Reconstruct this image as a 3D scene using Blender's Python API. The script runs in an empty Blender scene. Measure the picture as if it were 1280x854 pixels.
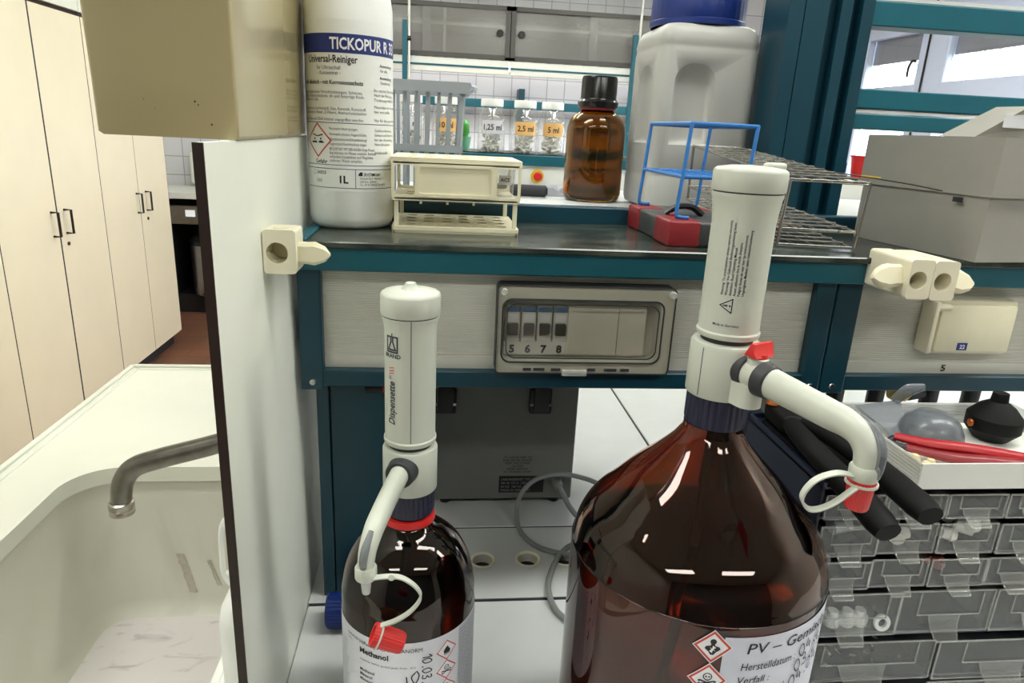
import bpy, bmesh, math, random
from mathutils import Vector, Matrix
random.seed(7)
PI = math.pi
SC = bpy.context.scene
COL = SC.collection

# ------------------------------------------------------------------ materials
def lin(c):
    return tuple(((x/255)/12.92 if x/255 <= .04045 else ((x/255+.055)/1.055)**2.4) for x in c)

def mat(name, rgb, rough=.5, metal=0., var=.05, scale=30., bump=0., bscale=200., spec=.5, coat=0., sub=0.):
    m = bpy.data.materials.new(name); m.use_nodes = True
    nt = m.node_tree; b = nt.nodes['Principled BSDF']
    c = lin(rgb)
    tc = nt.nodes.new('ShaderNodeTexCoord')
    n = nt.nodes.new('ShaderNodeTexNoise'); n.inputs['Scale'].default_value = scale; n.inputs['Detail'].default_value = 4
    nt.links.new(tc.outputs['Object'], n.inputs['Vector'])
    r = nt.nodes.new('ShaderNodeValToRGB')
    r.color_ramp.elements[0].position = .3; r.color_ramp.elements[1].position = .7
    r.color_ramp.elements[0].color = (*[x*(1-var) for x in c], 1)
    r.color_ramp.elements[1].color = (*[min(1, x*(1+var)) for x in c], 1)
    nt.links.new(n.outputs['Fac'], r.inputs['Fac']); nt.links.new(r.outputs['Color'], b.inputs['Base Color'])
    b.inputs['Roughness'].default_value = rough; b.inputs['Metallic'].default_value = metal
    b.inputs['Specular IOR Level'].default_value = spec
    if coat: b.inputs['Coat Weight'].default_value = coat; b.inputs['Coat Roughness'].default_value = .16
    if sub:
        b.inputs['Subsurface Weight'].default_value = sub; b.inputs['Subsurface Radius'].default_value = (.01, .009, .007)
        b.inputs['Subsurface Scale'].default_value = .5
    if bump:
        n2 = nt.nodes.new('ShaderNodeTexNoise'); n2.inputs['Scale'].default_value = bscale
        bp = nt.nodes.new('ShaderNodeBump'); bp.inputs['Strength'].default_value = bump; bp.inputs['Distance'].default_value = .001
        nt.links.new(tc.outputs['Object'], n2.inputs['Vector']); nt.links.new(n2.outputs['Fac'], bp.inputs['Height'])
        nt.links.new(bp.outputs['Normal'], b.inputs['Normal'])
    return m

def glass(name, rgb, rough=.0, ior=1.5):
    m = bpy.data.materials.new(name); m.use_nodes = True
    b = m.node_tree.nodes['Principled BSDF']
    b.inputs['Base Color'].default_value = (*rgb, 1)
    b.inputs['Transmission Weight'].default_value = 1; b.inputs['Roughness'].default_value = rough; b.inputs['IOR'].default_value = ior
    return m

def clear(name, rgb, body=.12, rough=.08, tint=(1, 1, 1), ior=1.45):
    """thin clear plastic: lets light straight through, mirrors a little, has a faint milky body"""
    m = bpy.data.materials.new(name); m.use_nodes = True; nt = m.node_tree
    for n in list(nt.nodes): nt.nodes.remove(n)
    out = nt.nodes.new('ShaderNodeOutputMaterial')
    t = nt.nodes.new('ShaderNodeBsdfTransparent'); t.inputs['Color'].default_value = (*tint, 1)
    d = nt.nodes.new('ShaderNodeBsdfDiffuse'); d.inputs['Color'].default_value = (*lin(rgb), 1)
    g = nt.nodes.new('ShaderNodeBsdfGlossy'); g.inputs['Roughness'].default_value = rough
    lw = nt.nodes.new('ShaderNodeLayerWeight'); lw.inputs['Blend'].default_value = .5
    pw = nt.nodes.new('ShaderNodeMath'); pw.operation = 'POWER'; pw.inputs[1].default_value = 4.
    f = nt.nodes.new('ShaderNodeMath'); f.operation = 'MULTIPLY_ADD'; f.inputs[1].default_value = .8; f.inputs[2].default_value = .04
    nt.links.new(lw.outputs['Facing'], pw.inputs[0]); nt.links.new(pw.outputs[0], f.inputs[0])
    a = nt.nodes.new('ShaderNodeMixShader'); a.inputs['Fac'].default_value = body
    c = nt.nodes.new('ShaderNodeMixShader')
    nt.links.new(t.outputs[0], a.inputs[1]); nt.links.new(d.outputs[0], a.inputs[2])
    nt.links.new(f.outputs[0], c.inputs['Fac']); nt.links.new(a.outputs[0], c.inputs[1]); nt.links.new(g.outputs[0], c.inputs[2])
    nt.links.new(c.outputs[0], out.inputs[0])
    return m

def emit(name, rgb, s):
    m = bpy.data.materials.new(name); m.use_nodes = True; b = m.node_tree.nodes['Principled BSDF']
    b.inputs['Base Color'].default_value = (*rgb, 1)
    b.inputs['Emission Color'].default_value = (*rgb, 1); b.inputs['Emission Strength'].default_value = s
    return m

def brick(name, c1, c2, cm, bw, bh, mortar=.004, off=0., rough=.4, axis='XY', bump=.4):
    m = bpy.data.materials.new(name); m.use_nodes = True; nt = m.node_tree; b = nt.nodes['Principled BSDF']
    tc = nt.nodes.new('ShaderNodeTexCoord'); sp = nt.nodes.new('ShaderNodeSeparateXYZ'); cb = nt.nodes.new('ShaderNodeCombineXYZ')
    nt.links.new(tc.outputs['Object'], sp.inputs[0])
    nt.links.new(sp.outputs[axis[0]], cb.inputs['X']); nt.links.new(sp.outputs[axis[1]], cb.inputs['Y'])
    k = nt.nodes.new('ShaderNodeTexBrick'); k.offset = off
    k.inputs['Color1'].default_value = (*lin(c1), 1); k.inputs['Color2'].default_value = (*lin(c2), 1); k.inputs['Mortar'].default_value = (*lin(cm), 1)
    k.inputs['Scale'].default_value = 1; k.inputs['Mortar Size'].default_value = mortar
    k.inputs['Brick Width'].default_value = bw; k.inputs['Row Height'].default_value = bh
    nt.links.new(cb.outputs[0], k.inputs['Vector']); nt.links.new(k.outputs['Color'], b.inputs['Base Color'])
    b.inputs['Roughness'].default_value = rough
    bp = nt.nodes.new('ShaderNodeBump'); bp.inputs['Strength'].default_value = bump; bp.inputs['Distance'].default_value = .002; bp.invert = True
    nt.links.new(k.outputs['Fac'], bp.inputs['Height']); nt.links.new(bp.outputs['Normal'], b.inputs['Normal'])
    return m

def stained(name, base, stain, rough, scale, lo, hi, stretch=(1, 1, 1), detail=6, dist=1.5):
    """a surface with blotchy residue of another colour"""
    m = bpy.data.materials.new(name); m.use_nodes = True; nt = m.node_tree; b = nt.nodes['Principled BSDF']
    tc = nt.nodes.new('ShaderNodeTexCoord'); mp = nt.nodes.new('ShaderNodeMapping'); mp.inputs['Scale'].default_value = stretch
    n = nt.nodes.new('ShaderNodeTexNoise'); n.inputs['Scale'].default_value = scale; n.inputs['Detail'].default_value = detail
    n.inputs['Distortion'].default_value = dist
    r = nt.nodes.new('ShaderNodeValToRGB'); r.color_ramp.elements[0].position = lo; r.color_ramp.elements[1].position = hi
    r.color_ramp.elements[0].color = (*lin(base), 1); r.color_ramp.elements[1].color = (*lin(stain), 1)
    nt.links.new(tc.outputs['Object'], mp.inputs[0]); nt.links.new(mp.outputs[0], n.inputs['Vector'])
    nt.links.new(n.outputs['Fac'], r.inputs['Fac']); nt.links.new(r.outputs['Color'], b.inputs['Base Color'])
    b.inputs['Roughness'].default_value = rough
    return m

M = {}
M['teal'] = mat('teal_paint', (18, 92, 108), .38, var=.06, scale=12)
M['teal_shade'] = mat('teal_paint_shaded', (11, 60, 76), .38, var=.06, scale=12)  # same teal paint, with the shade on posts and ledges put into it
M['black'] = mat('black_plastic', (22, 22, 24), .4)
M['gloss_black'] = mat('gloss_black_plastic', (12, 12, 13), .18)
M['matte_black'] = mat('matte_black_plastic', (13, 13, 14), .62, spec=.18)
M['dark_rubber'] = mat('dark_rubber', (46, 48, 52), .55)
M['navy'] = mat('navy_plastic', (28, 30, 56), .42)
M['navy_cabinet'] = mat('navy_steel', (30, 37, 58), .4, var=.08)
M['cream'] = mat('cream_plastic', (232, 226, 198), .45, var=.03, sub=0)
M['ivory'] = mat('ivory_plastic', (236, 230, 206), .42, var=.03)
M['white_plastic'] = mat('white_plastic', (236, 238, 232), .38, var=.015)
M['dispenser'] = mat('dispenser_plastic', (197, 201, 189), .36, var=.015)
M['hdpe'] = mat('white_hdpe', (240, 242, 240), .33, var=.015)
M['canister'] = mat('natural_hdpe', (180, 180, 175), .42, var=.04, scale=10)
M['paper'] = mat('paper_label', (226, 227, 234), .55, var=.012, scale=60)
M['paper_cool'] = mat('paper_label_cool', (212, 214, 228), .55, var=.02, scale=50)
M['ink'] = mat('black_ink', (30, 30, 34), .6, var=0)
M['ink_grey'] = mat('grey_ink', (96, 98, 108), .6, var=0)
M['ink_blue'] = mat('blue_ink', (32, 50, 122), .5, var=0)
M['ink_white'] = mat('white_ink', (240, 240, 245), .5, var=0)
M['ink_red'] = mat('red_ink', (204, 62, 72), .5, var=0)
M['ink_orange_red'] = mat('orange_red_ink', (206, 74, 58), .5, var=0)
M['red'] = mat('red_plastic', (206, 40, 38), .38, var=.03)
M['deep_red'] = mat('deep_red_plastic', (168, 26, 36), .4, var=.06)
M['dull_red'] = mat('dull_red_plastic', (136, 36, 42), .4, var=.08)
M['blue'] = mat('blue_plastic', (20, 46, 118), .38, var=.05)
M['blue_wire'] = mat('blue_coated_wire', (46, 116, 190), .35, var=.06)
M['steel'] = mat('steel_wire', (196, 194, 188), .25, 1., var=.05)
M['brushed'] = mat('brushed_steel', (170, 164, 156), .32, 1., var=.08)
M['old_steel'] = mat('tarnished_steel', (118, 116, 108), .32, 1., var=.15, scale=60)
M['dark_metal'] = mat('dark_metal', (62, 60, 58), .35, .9)
M['aluminium'] = mat('anodised_aluminium', (220, 219, 210), .45, .1, var=.03)
M['brown'] = mat('brown_edge_band', (40, 24, 20), .5, var=.12)
M['laminate'] = mat('white_laminate', (236, 238, 228), .42, var=.02, scale=8)
M['bench'] = mat('bench_laminate', (214, 216, 216), .4, var=.025, scale=20)
M['bench_gap'] = mat('sealant_and_gap_shade', (40, 42, 44), .7)
M['beige'] = mat('beige_enamel', (172, 160, 121), .22, var=.03, scale=6, coat=.8)
M['cabinet'] = mat('cream_cupboard_laminate', (246, 236, 210), .42, var=.02, scale=5)
M['sink'] = mat('sink_ceramic', (216, 217, 204), .3, var=.02, scale=9)
M['basin'] = stained('basin_ceramic', (202, 201, 188), (178, 174, 162), .35, 3.2, .55, .8, (1, 1, .6))
M['basin_floor'] = stained('basin_floor_residue', (226, 221, 220), (150, 144, 146), .4, 9.0, .58, .86, (1.2, 2.6, 1), 10, 1.4)
M['rubber_top'] = stained('shelf_glass_dusty', (40, 48, 44), (96, 102, 94), .2, 9, .45, .85, (1, 2.5, 1))
M['device'] = stained('worn_grey_plastic', (64, 66, 66), (104, 106, 104), .35, 20, .5, .8, (1, 3, 1))
M['grey_basket'] = mat('grey_basket_plastic', (146, 152, 158), .35, var=.04)
M['pale_grey'] = mat('pale_grey_plastic', (188, 194, 202), .3, var=.03)
M['instrument'] = mat('grey_instrument_enamel', (116, 116, 112), .42, var=.03, scale=25, bump=.1)
M['card'] = mat('grey_cardboard', (154, 152, 145), .75, var=.03, scale=25)
M['yellow'] = mat('yellow_plastic', (228, 190, 40), .4)
M['copper'] = mat('copper', (196, 110, 52), .35, .8)
M['cable'] = mat('grey_cable', (136, 138, 138), .45)
M['cupboard_frame'] = mat('grey_cupboard_frame', (78, 76, 73), .45)
M['cupboard_in'] = mat('cupboard_interior', (200, 198, 192), .5)
M['wall'] = mat('white_wall', (226, 224, 216), .8, var=.02, scale=3)
M['wall_dark'] = mat('grey_wall', (98, 100, 100), .8, var=.02, scale=3)
M['ceil'] = brick('ceiling_panels', (236, 236, 232), (230, 230, 228), (196, 196, 194), .6, .6, .006, 0, .8)
M['tile_wall'] = brick('white_wall_tiles', (232, 232, 236), (226, 226, 232), (178, 180, 190), .15, .15, .004, 0, .2, 'XZ')
M['floor'] = brick('terracotta_floor_tiles', (132, 88, 66), (112, 78, 62), (92, 72, 62), .3, .15, .004, .5, .35)
M['window_frame'] = mat('white_window_frame', (206, 216, 240), .4, var=.01)
M['blind'] = mat('grey_roller_blind', (136, 138, 148), .7)
M['bark'] = mat('grey_bark', (176, 172, 168), .9)
M['bits'] = mat('white_tips', (238, 238, 230), .5, var=.03)
M['orange_label'] = mat('orange_paper', (240, 190, 120), .6, var=.02)
M['green'] = mat('green_plastic', (70, 160, 60), .5)
M['mint'] = mat('mint_plastic', (130, 200, 170), .5)
M['beige_foam'] = mat('beige_foam', (222, 204, 158), .8)
M['housing'] = mat('pale_grey_beige_housing', (208, 207, 196), .4)
M['clear'] = clear('clear_plastic', (210, 212, 208), .10, .06)
M['drawer'] = clear('drawer_plastic', (205, 208, 205), .025, .05)
M['drawer_edge'] = clear('drawer_edge_highlight', (226, 228, 222), .30, .08)
M['drawer_tab'] = clear('drawer_plastic_tab', (222, 224, 220), .2, .06)
M['clear_edge'] = clear('clear_plastic_thick', (222, 224, 216), .35, .08)
M['milky'] = clear('milky_plastic', (232, 234, 232), .55, .2)
M['frosted_grey'] = clear('frosted_grey_plastic', (112, 118, 126), .62, .25)
M['smoke'] = clear('smoked_cover', (176, 172, 150), .03, .05, (.985, .98, .96))
M['jar_glass'] = clear('jar_glass', (225, 228, 232), .035, .03)
M['pane'] = clear('window_pane', (220, 225, 230), .02, .01)
M['grey_pane'] = clear('grey_sliding_pane', (178, 177, 174), .36, .12, (.9, .9, .9))
M['amber_big'] = glass('amber_glass_red', (.38, .092, .026))
def wavy(m, sc, st, stretch):
    nt = m.node_tree; tc = nt.nodes.new('ShaderNodeTexCoord'); mp = nt.nodes.new('ShaderNodeMapping'); mp.inputs['Scale'].default_value = stretch
    n = nt.nodes.new('ShaderNodeTexNoise'); n.inputs['Scale'].default_value = sc; bp = nt.nodes.new('ShaderNodeBump'); bp.inputs['Strength'].default_value = st; bp.inputs['Distance'].default_value = .001
    nt.links.new(tc.outputs['Object'], mp.inputs[0]); nt.links.new(mp.outputs[0], n.inputs['Vector']); nt.links.new(n.outputs['Fac'], bp.inputs['Height'])
    nt.links.new(bp.outputs['Normal'], nt.nodes['Principled BSDF'].inputs['Normal'])
wavy(M['amber_big'], 26, .12, (1, 1, .9))
M['amber_dark'] = glass('amber_glass_dark', (.16, .045, .014))
M['amber_small'] = glass('amber_glass_gold', (.36, .185, .018))
M['liquid_dark'] = glass('amber_liquid', (.42, .36, .32), 0, 1.33)
M['lamp'] = emit('lamp_diffuser', (.985, 1., .93), 19.)
M['lamp_soft'] = emit('bench_lamp_tube', (1., .98, .97), 7.5)
M['lcd'] = emit('washer_display', (.9, .95, 1.), .35)

# ------------------------------------------------------------------ mesh builder
def catmull(pts, sub=8, closed=False):
    P = [Vector(p) for p in pts]; n = len(P); out = []
    rng = n if closed else n-1
    for i in range(rng):
        p1, p2 = P[i], P[(i+1) % n]
        p0 = P[i-1] if (closed or i > 0) else p1+(p1-p2)
        p3 = P[(i+2) % n] if (closed or i+2 < n) else p2+(p2-p1)
        for k in range(sub):
            t = k/sub
            out.append(.5*((2*p1)+(-p0+p2)*t+(2*p0-5*p1+4*p2-p3)*t*t+(-p0+3*p1-3*p2+p3)*t**3))
    if not closed: out.append(P[-1])
    return out

class MB:
    def __init__(self): self.bm = bmesh.new()
    def absorb(self, b, Mx=None):
        me = bpy.data.meshes.new('tmp'); b.to_mesh(me); b.free()
        if Mx is not None: me.transform(Mx)
        self.bm.from_mesh(me); bpy.data.meshes.remove(me); return self
    def box(self, x0, x1, y0, y1, z0, z1, bev=0., seg=2, Mx=None):
        b = bmesh.new(); bmesh.ops.create_cube(b, size=1)
        for v in b.verts:
            v.co = Vector((x0+(v.co.x+.5)*(x1-x0), y0+(v.co.y+.5)*(y1-y0), z0+(v.co.z+.5)*(z1-z0)))
        if bev: bmesh.ops.bevel(b, geom=b.edges[:], offset=bev, segments=seg, profile=.5, affect='EDGES')
        return self.absorb(b, Mx)
    def lathe(self, prof, c=(0, 0, 0), n=48, Mx=None, rib=0, amp=0., ribz=None):
        b = bmesh.new(); rings = []
        for (r, z) in prof:
            if r <= 1e-6: rings.append([b.verts.new((c[0], c[1], c[2]+z))]); continue
            ring = []
            for i in range(n):
                a = 2*PI*i/n; rr = r
                if rib and (ribz is None or ribz[0] <= z <= ribz[1]) and (i*rib//n*0+((i*rib*2)//n)) % 2: rr = r-amp
                ring.append(b.verts.new((c[0]+rr*math.cos(a), c[1]+rr*math.sin(a), c[2]+z)))
            rings.append(ring)
        for A, B in zip(rings, rings[1:]):
            if len(A) == 1 and len(B) == 1: continue
            for i in range(n):
                j = (i+1) % n
                if len(A) == 1: b.faces.new((A[0], B[j], B[i])) if False else b.faces.new((A[0], B[i], B[j]))
                elif len(B) == 1: b.faces.new((A[j], A[i], B[0]))
                else: b.faces.new((A[j], A[i], B[i], B[j]))
        bmesh.ops.recalc_face_normals(b, faces=b.faces[:])
        return self.absorb(b, Mx)
    def cyl(self, p0, p1, r0, r1=None, n=24, bev=0.):
        p0, p1 = Vector(p0), Vector(p1); r1 = r0 if r1 is None else r1; L = (p1-p0).length
        q = (p1-p0).to_track_quat('Z', 'Y').to_matrix().to_4x4()
        if bev: pr = [(0, 0), (r0-bev, 0), (r0, bev), (r1, L-bev), (r1-bev, L), (0, L)]
        else: pr = [(0, 0), (r0, 0), (r1, L), (0, L)]
        return self.lathe(pr, n=n, Mx=Matrix.Translation(p0) @ q)
    def tube(self, pts, r, n=10, smooth=0, closed=False, squash=None):
        P = catmull(pts, smooth, closed) if smooth else [Vector(p) for p in pts]
        m = len(P)
        if isinstance(r, (list, tuple)):
            R = []
            for i in range(m):
                t = i/(m-1)*(len(r)-1); k = min(int(t), len(r)-2); R.append(r[k]+(r[k+1]-r[k])*(t-k))
        else: R = [r]*m
        b = bmesh.new(); rings = []
        T = []
        for i in range(m):
            a = P[(i-1) % m] if (closed or i > 0) else P[i]; c = P[(i+1) % m] if (closed or i < m-1) else P[i]
            T.append((c-a).normalized())
        up = Vector((0, 0, 1)) if abs(T[0].z) < .9 else Vector((1, 0, 0))
        N = (up-T[0]*up.dot(T[0])).normalized()
        for i in range(m):
            N = (N-T[i]*N.dot(T[i])).normalized(); B = T[i].cross(N)
            ring = []
            for k in range(n):
                a = 2*PI*k/n; s = 1 if squash is None else squash
                ring.append(b.verts.new(P[i]+N*(R[i]*math.cos(a))+B*(R[i]*s*math.sin(a))))
            rings.append(ring)
        pairs = list(zip(rings, rings[1:]))+([(rings[-1], rings[0])] if closed else [])
        for A, B in pairs:
            for k in range(n): b.faces.new((A[k], A[(k+1) % n], B[(k+1) % n], B[k]))
        if not closed: b.faces.new(rings[0][::-1]); b.faces.new(rings[-1])
        bmesh.ops.recalc_face_normals(b, faces=b.faces[:])
        return self.absorb(b)
    def ribbon(self, pts, w, t, axis, smooth=8):
        """flat strip along a path; width runs along axis"""
        P = catmull(pts, smooth); ax = Vector(axis).normalized(); b = bmesh.new(); rings = []
        for i, p in enumerate(P):
            T = (P[min(i+1, len(P)-1)]-P[max(i-1, 0)]).normalized(); A = (ax-T*ax.dot(T)).normalized(); N = T.cross(A)
            rings.append([b.verts.new(p+A*(w/2*sx)+N*(t/2*sy)) for sx, sy in ((-1, -1), (1, -1), (1, 1), (-1, 1))])
        for A, B in zip(rings, rings[1:]):
            for k in range(4): b.faces.new((A[k], A[(k+1) % 4], B[(k+1) % 4], B[k]))
        b.faces.new(rings[0][::-1]); b.faces.new(rings[-1])
        bmesh.ops.recalc_face_normals(b, faces=b.faces[:])
        return self.absorb(b)
    def plate(self, outer, holes, t, fn):
        """plate with holes: outlines are 2-D, fn(u, v, w) places them, w runs through the thickness"""
        b = bmesh.new(); loops = []; E = []
        for L in [outer]+holes:
            vs = [b.verts.new((u, v, 0)) for u, v in L]; loops.append(vs)
            for i in range(len(vs)): E.append(b.edges.new((vs[i], vs[(i+1) % len(vs)])))
        bmesh.ops.triangle_fill(b, use_beauty=True, use_dissolve=False, edges=E)
        if t:
            base = b.faces[:]
            r = bmesh.ops.duplicate(b, geom=b.verts[:]+b.edges[:]+base); vm = r['vert_map']
            for vs in loops:
                for i in range(len(vs)):
                    a, c = vs[i], vs[(i+1) % len(vs)]
                    b.faces.new((a, c, vm[c], vm[a]))
            for vs in loops: pass
            for f in r['geom']:
                if isinstance(f, bmesh.types.BMVert): f.co.z = t
        for v in b.verts: v.co = Vector(fn(v.co.x, v.co.y, v.co.z))
        bmesh.ops.recalc_face_normals(b, faces=b.faces[:])
        return self.absorb(b)
    def loft(self, loops, cap0=False, cap1=False):
        b = bmesh.new(); R = [[b.verts.new(p) for p in L] for L in loops]; n = len(R[0])
        for A, B in zip(R, R[1:]):
            for k in range(n): b.faces.new((A[k], A[(k+1) % n], B[(k+1) % n], B[k]))
        if cap0: b.faces.new(R[0][::-1])
        if cap1: b.faces.new(R[-1])
        bmesh.ops.recalc_face_normals(b, faces=b.faces[:])
        return self.absorb(b)
    def poly(self, pts2, fn, step=.004):
        ext = max(max(q[k] for q in pts2)-min(q[k] for q in pts2) for k in (0, 1))
        if ext <= step:
            self.bm.faces.new([self.bm.verts.new(fn(u, v)) for u, v in pts2]); return self
        b = bmesh.new(); b.faces.new([b.verts.new((u, v, 0)) for u, v in pts2])
        bmesh.ops.triangulate(b, faces=b.faces[:])
        for _ in range(5):
            L = [e for e in b.edges if e.calc_length() > step]
            if not L: break
            bmesh.ops.subdivide_edges(b, edges=L, cuts=1); bmesh.ops.triangulate(b, faces=b.faces[:])
        mp = {v: self.bm.verts.new(fn(v.co.x, v.co.y)) for v in b.verts}
        for f in b.faces: self.bm.faces.new([mp[v] for v in f.verts])
        b.free(); return self
    def text(self, s, size, fn, at=(0, 0), align='LEFT', bold=0., shear=0., rot=0., sx=1., fit=0.):
        cu = bpy.data.curves.new('t', 'FONT'); cu.body = s; cu.size = size; cu.align_x = align; cu.offset = bold*size; cu.shear = shear
        cu.resolution_u = 2
        ob = bpy.data.objects.new('t', cu); COL.objects.link(ob)
        dg = bpy.context.evaluated_depsgraph_get(); dg.update()
        me = bpy.data.meshes.new_from_object(ob.evaluated_get(dg))
        if fit: xs = [v.co.x for v in me.vertices]; sx = fit/(max(xs)-min(xs))
        ca, sa = math.cos(rot), math.sin(rot); vs = []
        for v in me.vertices:
            x, y = v.co.x*sx, v.co.y; vs.append(self.bm.verts.new(fn(at[0]+x*ca-y*sa, at[1]+x*sa+y*ca)))
        for p in me.polygons:
            try: self.bm.faces.new([vs[i] for i in p.vertices])
            except ValueError: pass
        bpy.data.objects.remove(ob); bpy.data.curves.remove(cu); bpy.data.meshes.remove(me)
        return self
    def stroke(self, pts, w, fn, smooth=6):
        P = catmull([(p[0], p[1], 0) for p in pts], smooth) if smooth else [Vector((p[0], p[1], 0)) for p in pts]
        L = []
        for i, p in enumerate(P):
            T = (P[min(i+1, len(P)-1)]-P[max(i-1, 0)]); T.normalize(); N = Vector((-T.y, T.x, 0))*w/2
            L.append((self.bm.verts.new(fn(*(p+N).xy)), self.bm.verts.new(fn(*(p-N).xy))))
        for (a, b_), (c, d) in zip(L, L[1:]): self.bm.faces.new((a, b_, d, c))
        return self
    def outline(self, pts, w, fn):
        for a, b in zip(pts, pts[1:]):
            d = Vector((b[0]-a[0], b[1]-a[1])).normalized()*w*.5; p0, p1 = Vector((a[0], a[1]))-d, Vector((b[0], b[1]))+d; m = max(1, int((p1-p0).length/.0012)); self.stroke([tuple(p0.lerp(p1, k/m)) for k in range(m+1)], w, fn, 0)
        return self
    def build(self, name, m, parent=None, smooth=38, local=False, kind=None, at=None):
        """link as ONE mesh object. Geometry is in world metres unless local; a parented part is shifted to its parent's origin"""
        me = bpy.data.meshes.new(name); self.bm.to_mesh(me); self.bm.free()
        if smooth:
            for p in me.polygons: p.use_smooth = True
            me.set_sharp_from_angle(angle=math.radians(smooth))
        me.materials.append(M[m] if isinstance(m, str) else m)
        o = bpy.data.objects.new(name, me); COL.objects.link(o)
        if parent is not None:
            o.parent = parent
            if not local:
                w = Vector((0, 0, 0)); p = parent
                while p is not None: w += p.location; p = p.parent
                me.transform(Matrix.Translation(-w))
        elif at is not None:
            if not local: me.transform(Matrix.Translation(-Vector(at)))
            o.location = at
        if kind: o['kind'] = kind
        return o

def tag(o, label, cat, group=None):
    o['label'] = label; o['category'] = cat
    if group: o['group'] = group
    return o

def thing(name, label, cat, loc=(0, 0, 0), group=None, rz=0.):
    o = bpy.data.objects.new(name, None); COL.objects.link(o); o.location = loc; o.rotation_euler = (0, 0, rz); o.empty_display_size = .02
    return tag(o, label, cat, group)

def dup(root, loc, label=None, rz=None):
    r = root.copy(); COL.objects.link(r); r.location = loc
    if rz is not None: r.rotation_euler = (0, 0, rz)
    if label: r['label'] = label
    for ch in list(root.children):
        c = ch.copy(); COL.objects.link(c); c.parent = r
        for g in list(ch.children):
            d = g.copy(); COL.objects.link(d); d.parent = c
    return r

def rrect(x0, x1, y0, y1, r, n=6):
    out = []
    for cx, cy, a0 in ((x1-r, y1-r, 0), (x0+r, y1-r, PI/2), (x0+r, y0+r, PI), (x1-r, y0+r, 1.5*PI)):
        for k in range(n+1):
            a = a0+PI/2*k/n; out.append((cx+r*math.cos(a), cy+r*math.sin(a)))
    return out
def circ(cx, cy, r, n=20): return [(cx+r*math.cos(2*PI*k/n), cy+r*math.sin(2*PI*k/n)) for k in range(n)]
XZ = lambda y: (lambda u, v, w=0: (u, y+w, v))        # a plane facing -Y
XY = lambda z: (lambda u, v, w=0: (u, v, z+w))
def wrap(ax, ay, R, phi0=0.):
    """paper on a cylinder: u runs round it, v is the world height; phi is measured from -Y towards +X"""
    return lambda u, v, w=0: (ax+(R+w)*math.sin(phi0+u/R), ay-(R+w)*math.cos(phi0+u/R), v)
def patch(ax, ay, R, p0, p1, z0, z1, n=40, t=.0002):
    """curved label patch between two angles"""
    mb = MB(); b = mb.bm; A = []
    for i in range(n+1):
        a = p0+(p1-p0)*i/n; x, y = ax+(R+t)*math.sin(a), ay-(R+t)*math.cos(a)
        A.append((b.verts.new((x, y, z0)), b.verts.new((x, y, z1))))
    for (a, c), (d, e) in zip(A, A[1:]): b.faces.new((a, d, e, c))
    return mb

# hazard pictograms in a unit diamond
def diamond(mbw, mbr, mbk, cx, cy, s, fn, sym, band=.16):
    up = lambda k, d: (lambda u, v: fn(u, v, d))
    f1, f2, f3 = up(0, .00025), up(0, .0004), up(0, .00055)
    D = lambda k: [(cx, cy+s*k), (cx-s*k, cy), (cx, cy-s*k), (cx+s*k, cy)]
    if mbw: mbw.poly(D(1.08), f1)
    o, i = D(1.), D(1-band)
    for k in range(4):
        j = (k+1) % 4; mbr.poly([o[k], o[j], i[j], i[k]], f2)
    q = lambda pts: mbk.poly([(cx+s*x, cy+s*y) for x, y in pts], f3)
    if sym == 'flame':
        q([(-.28, -.3), (.28, -.3), (.34, 0), (.2, .12), (.16, .02), (.06, .42), (-.08, .16), (-.16, .24), (-.32, .0)]); q([(-.3, -.42), (.3, -.42), (.3, -.36), (-.3, -.36)])
    elif sym == 'skull':
        mbk.stroke([(cx+s*x, cy+s*y) for x, y in circ(0, .2, .22, 14)+[(.22, .2)]], s*.06, f3, 0)
        q(circ(-.08, .2, .055, 8)); q(circ(.08, .2, .055, 8)); q([(-.03, .08), (.03, .08), (0, .13)])
        q([(-.1, -.06), (.1, -.06), (.1, -.01), (-.1, -.01)])
        for sg in (1, -1):
            mbk.stroke([(cx+s*.4*sg, cy-s*.34), (cx-s*.4*sg, cy-s*.06)], s*.09, f3, 0)
            q(circ(.42*sg, -.3, .07, 8)); q(circ(-.42*sg, -.1, .07, 8))
    elif sym == 'health':
        q(circ(0, .34, .17, 14))
        q([(-.1, .2), (.1, .2), (.12, .08), (.36, .02), (.42, -.12), (.2, -.32), (.08, -.5), (-.08, -.5), (-.2, -.32), (-.42, -.12), (-.36, .02), (-.12, .08)])
        f4 = up(0, .0007)
        w = [((.2 if k % 2 == 0 else .05)*math.cos(PI/2+k*PI/6), -.14+(.24 if k % 2 == 0 else .05)*math.sin(PI/2+k*PI/6)) for k in range(12)]
        (mbw or mbr).poly([(cx+s*x, cy+s*y) for x, y in w], f4)
    elif sym == 'corrosion':
        q([(-.5, -.16), (-.06, -.16), (-.06, -.06), (-.5, -.06)]); q([(.08, -.16), (.46, -.16), (.46, -.1), (.3, -.02), (.1, -.06)])
        q([(-.42, .3), (-.02, .2), (0, .26), (-.4, .36)]); q([(.42, .3), (.02, .2), (0, .26), (.4, .36)])
        q([(-.3, .02), (-.2, .02), (-.2, .14), (-.3, .14)]); q([(.2, .02), (.3, .02), (.3, .14), (.2, .14)])
    elif sym == 'warn':
        q([(-.06, -.05), (.06, -.05), (.09, .4), (-.09, .4)]); q(circ(0, -.22, .08, 8))
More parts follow.
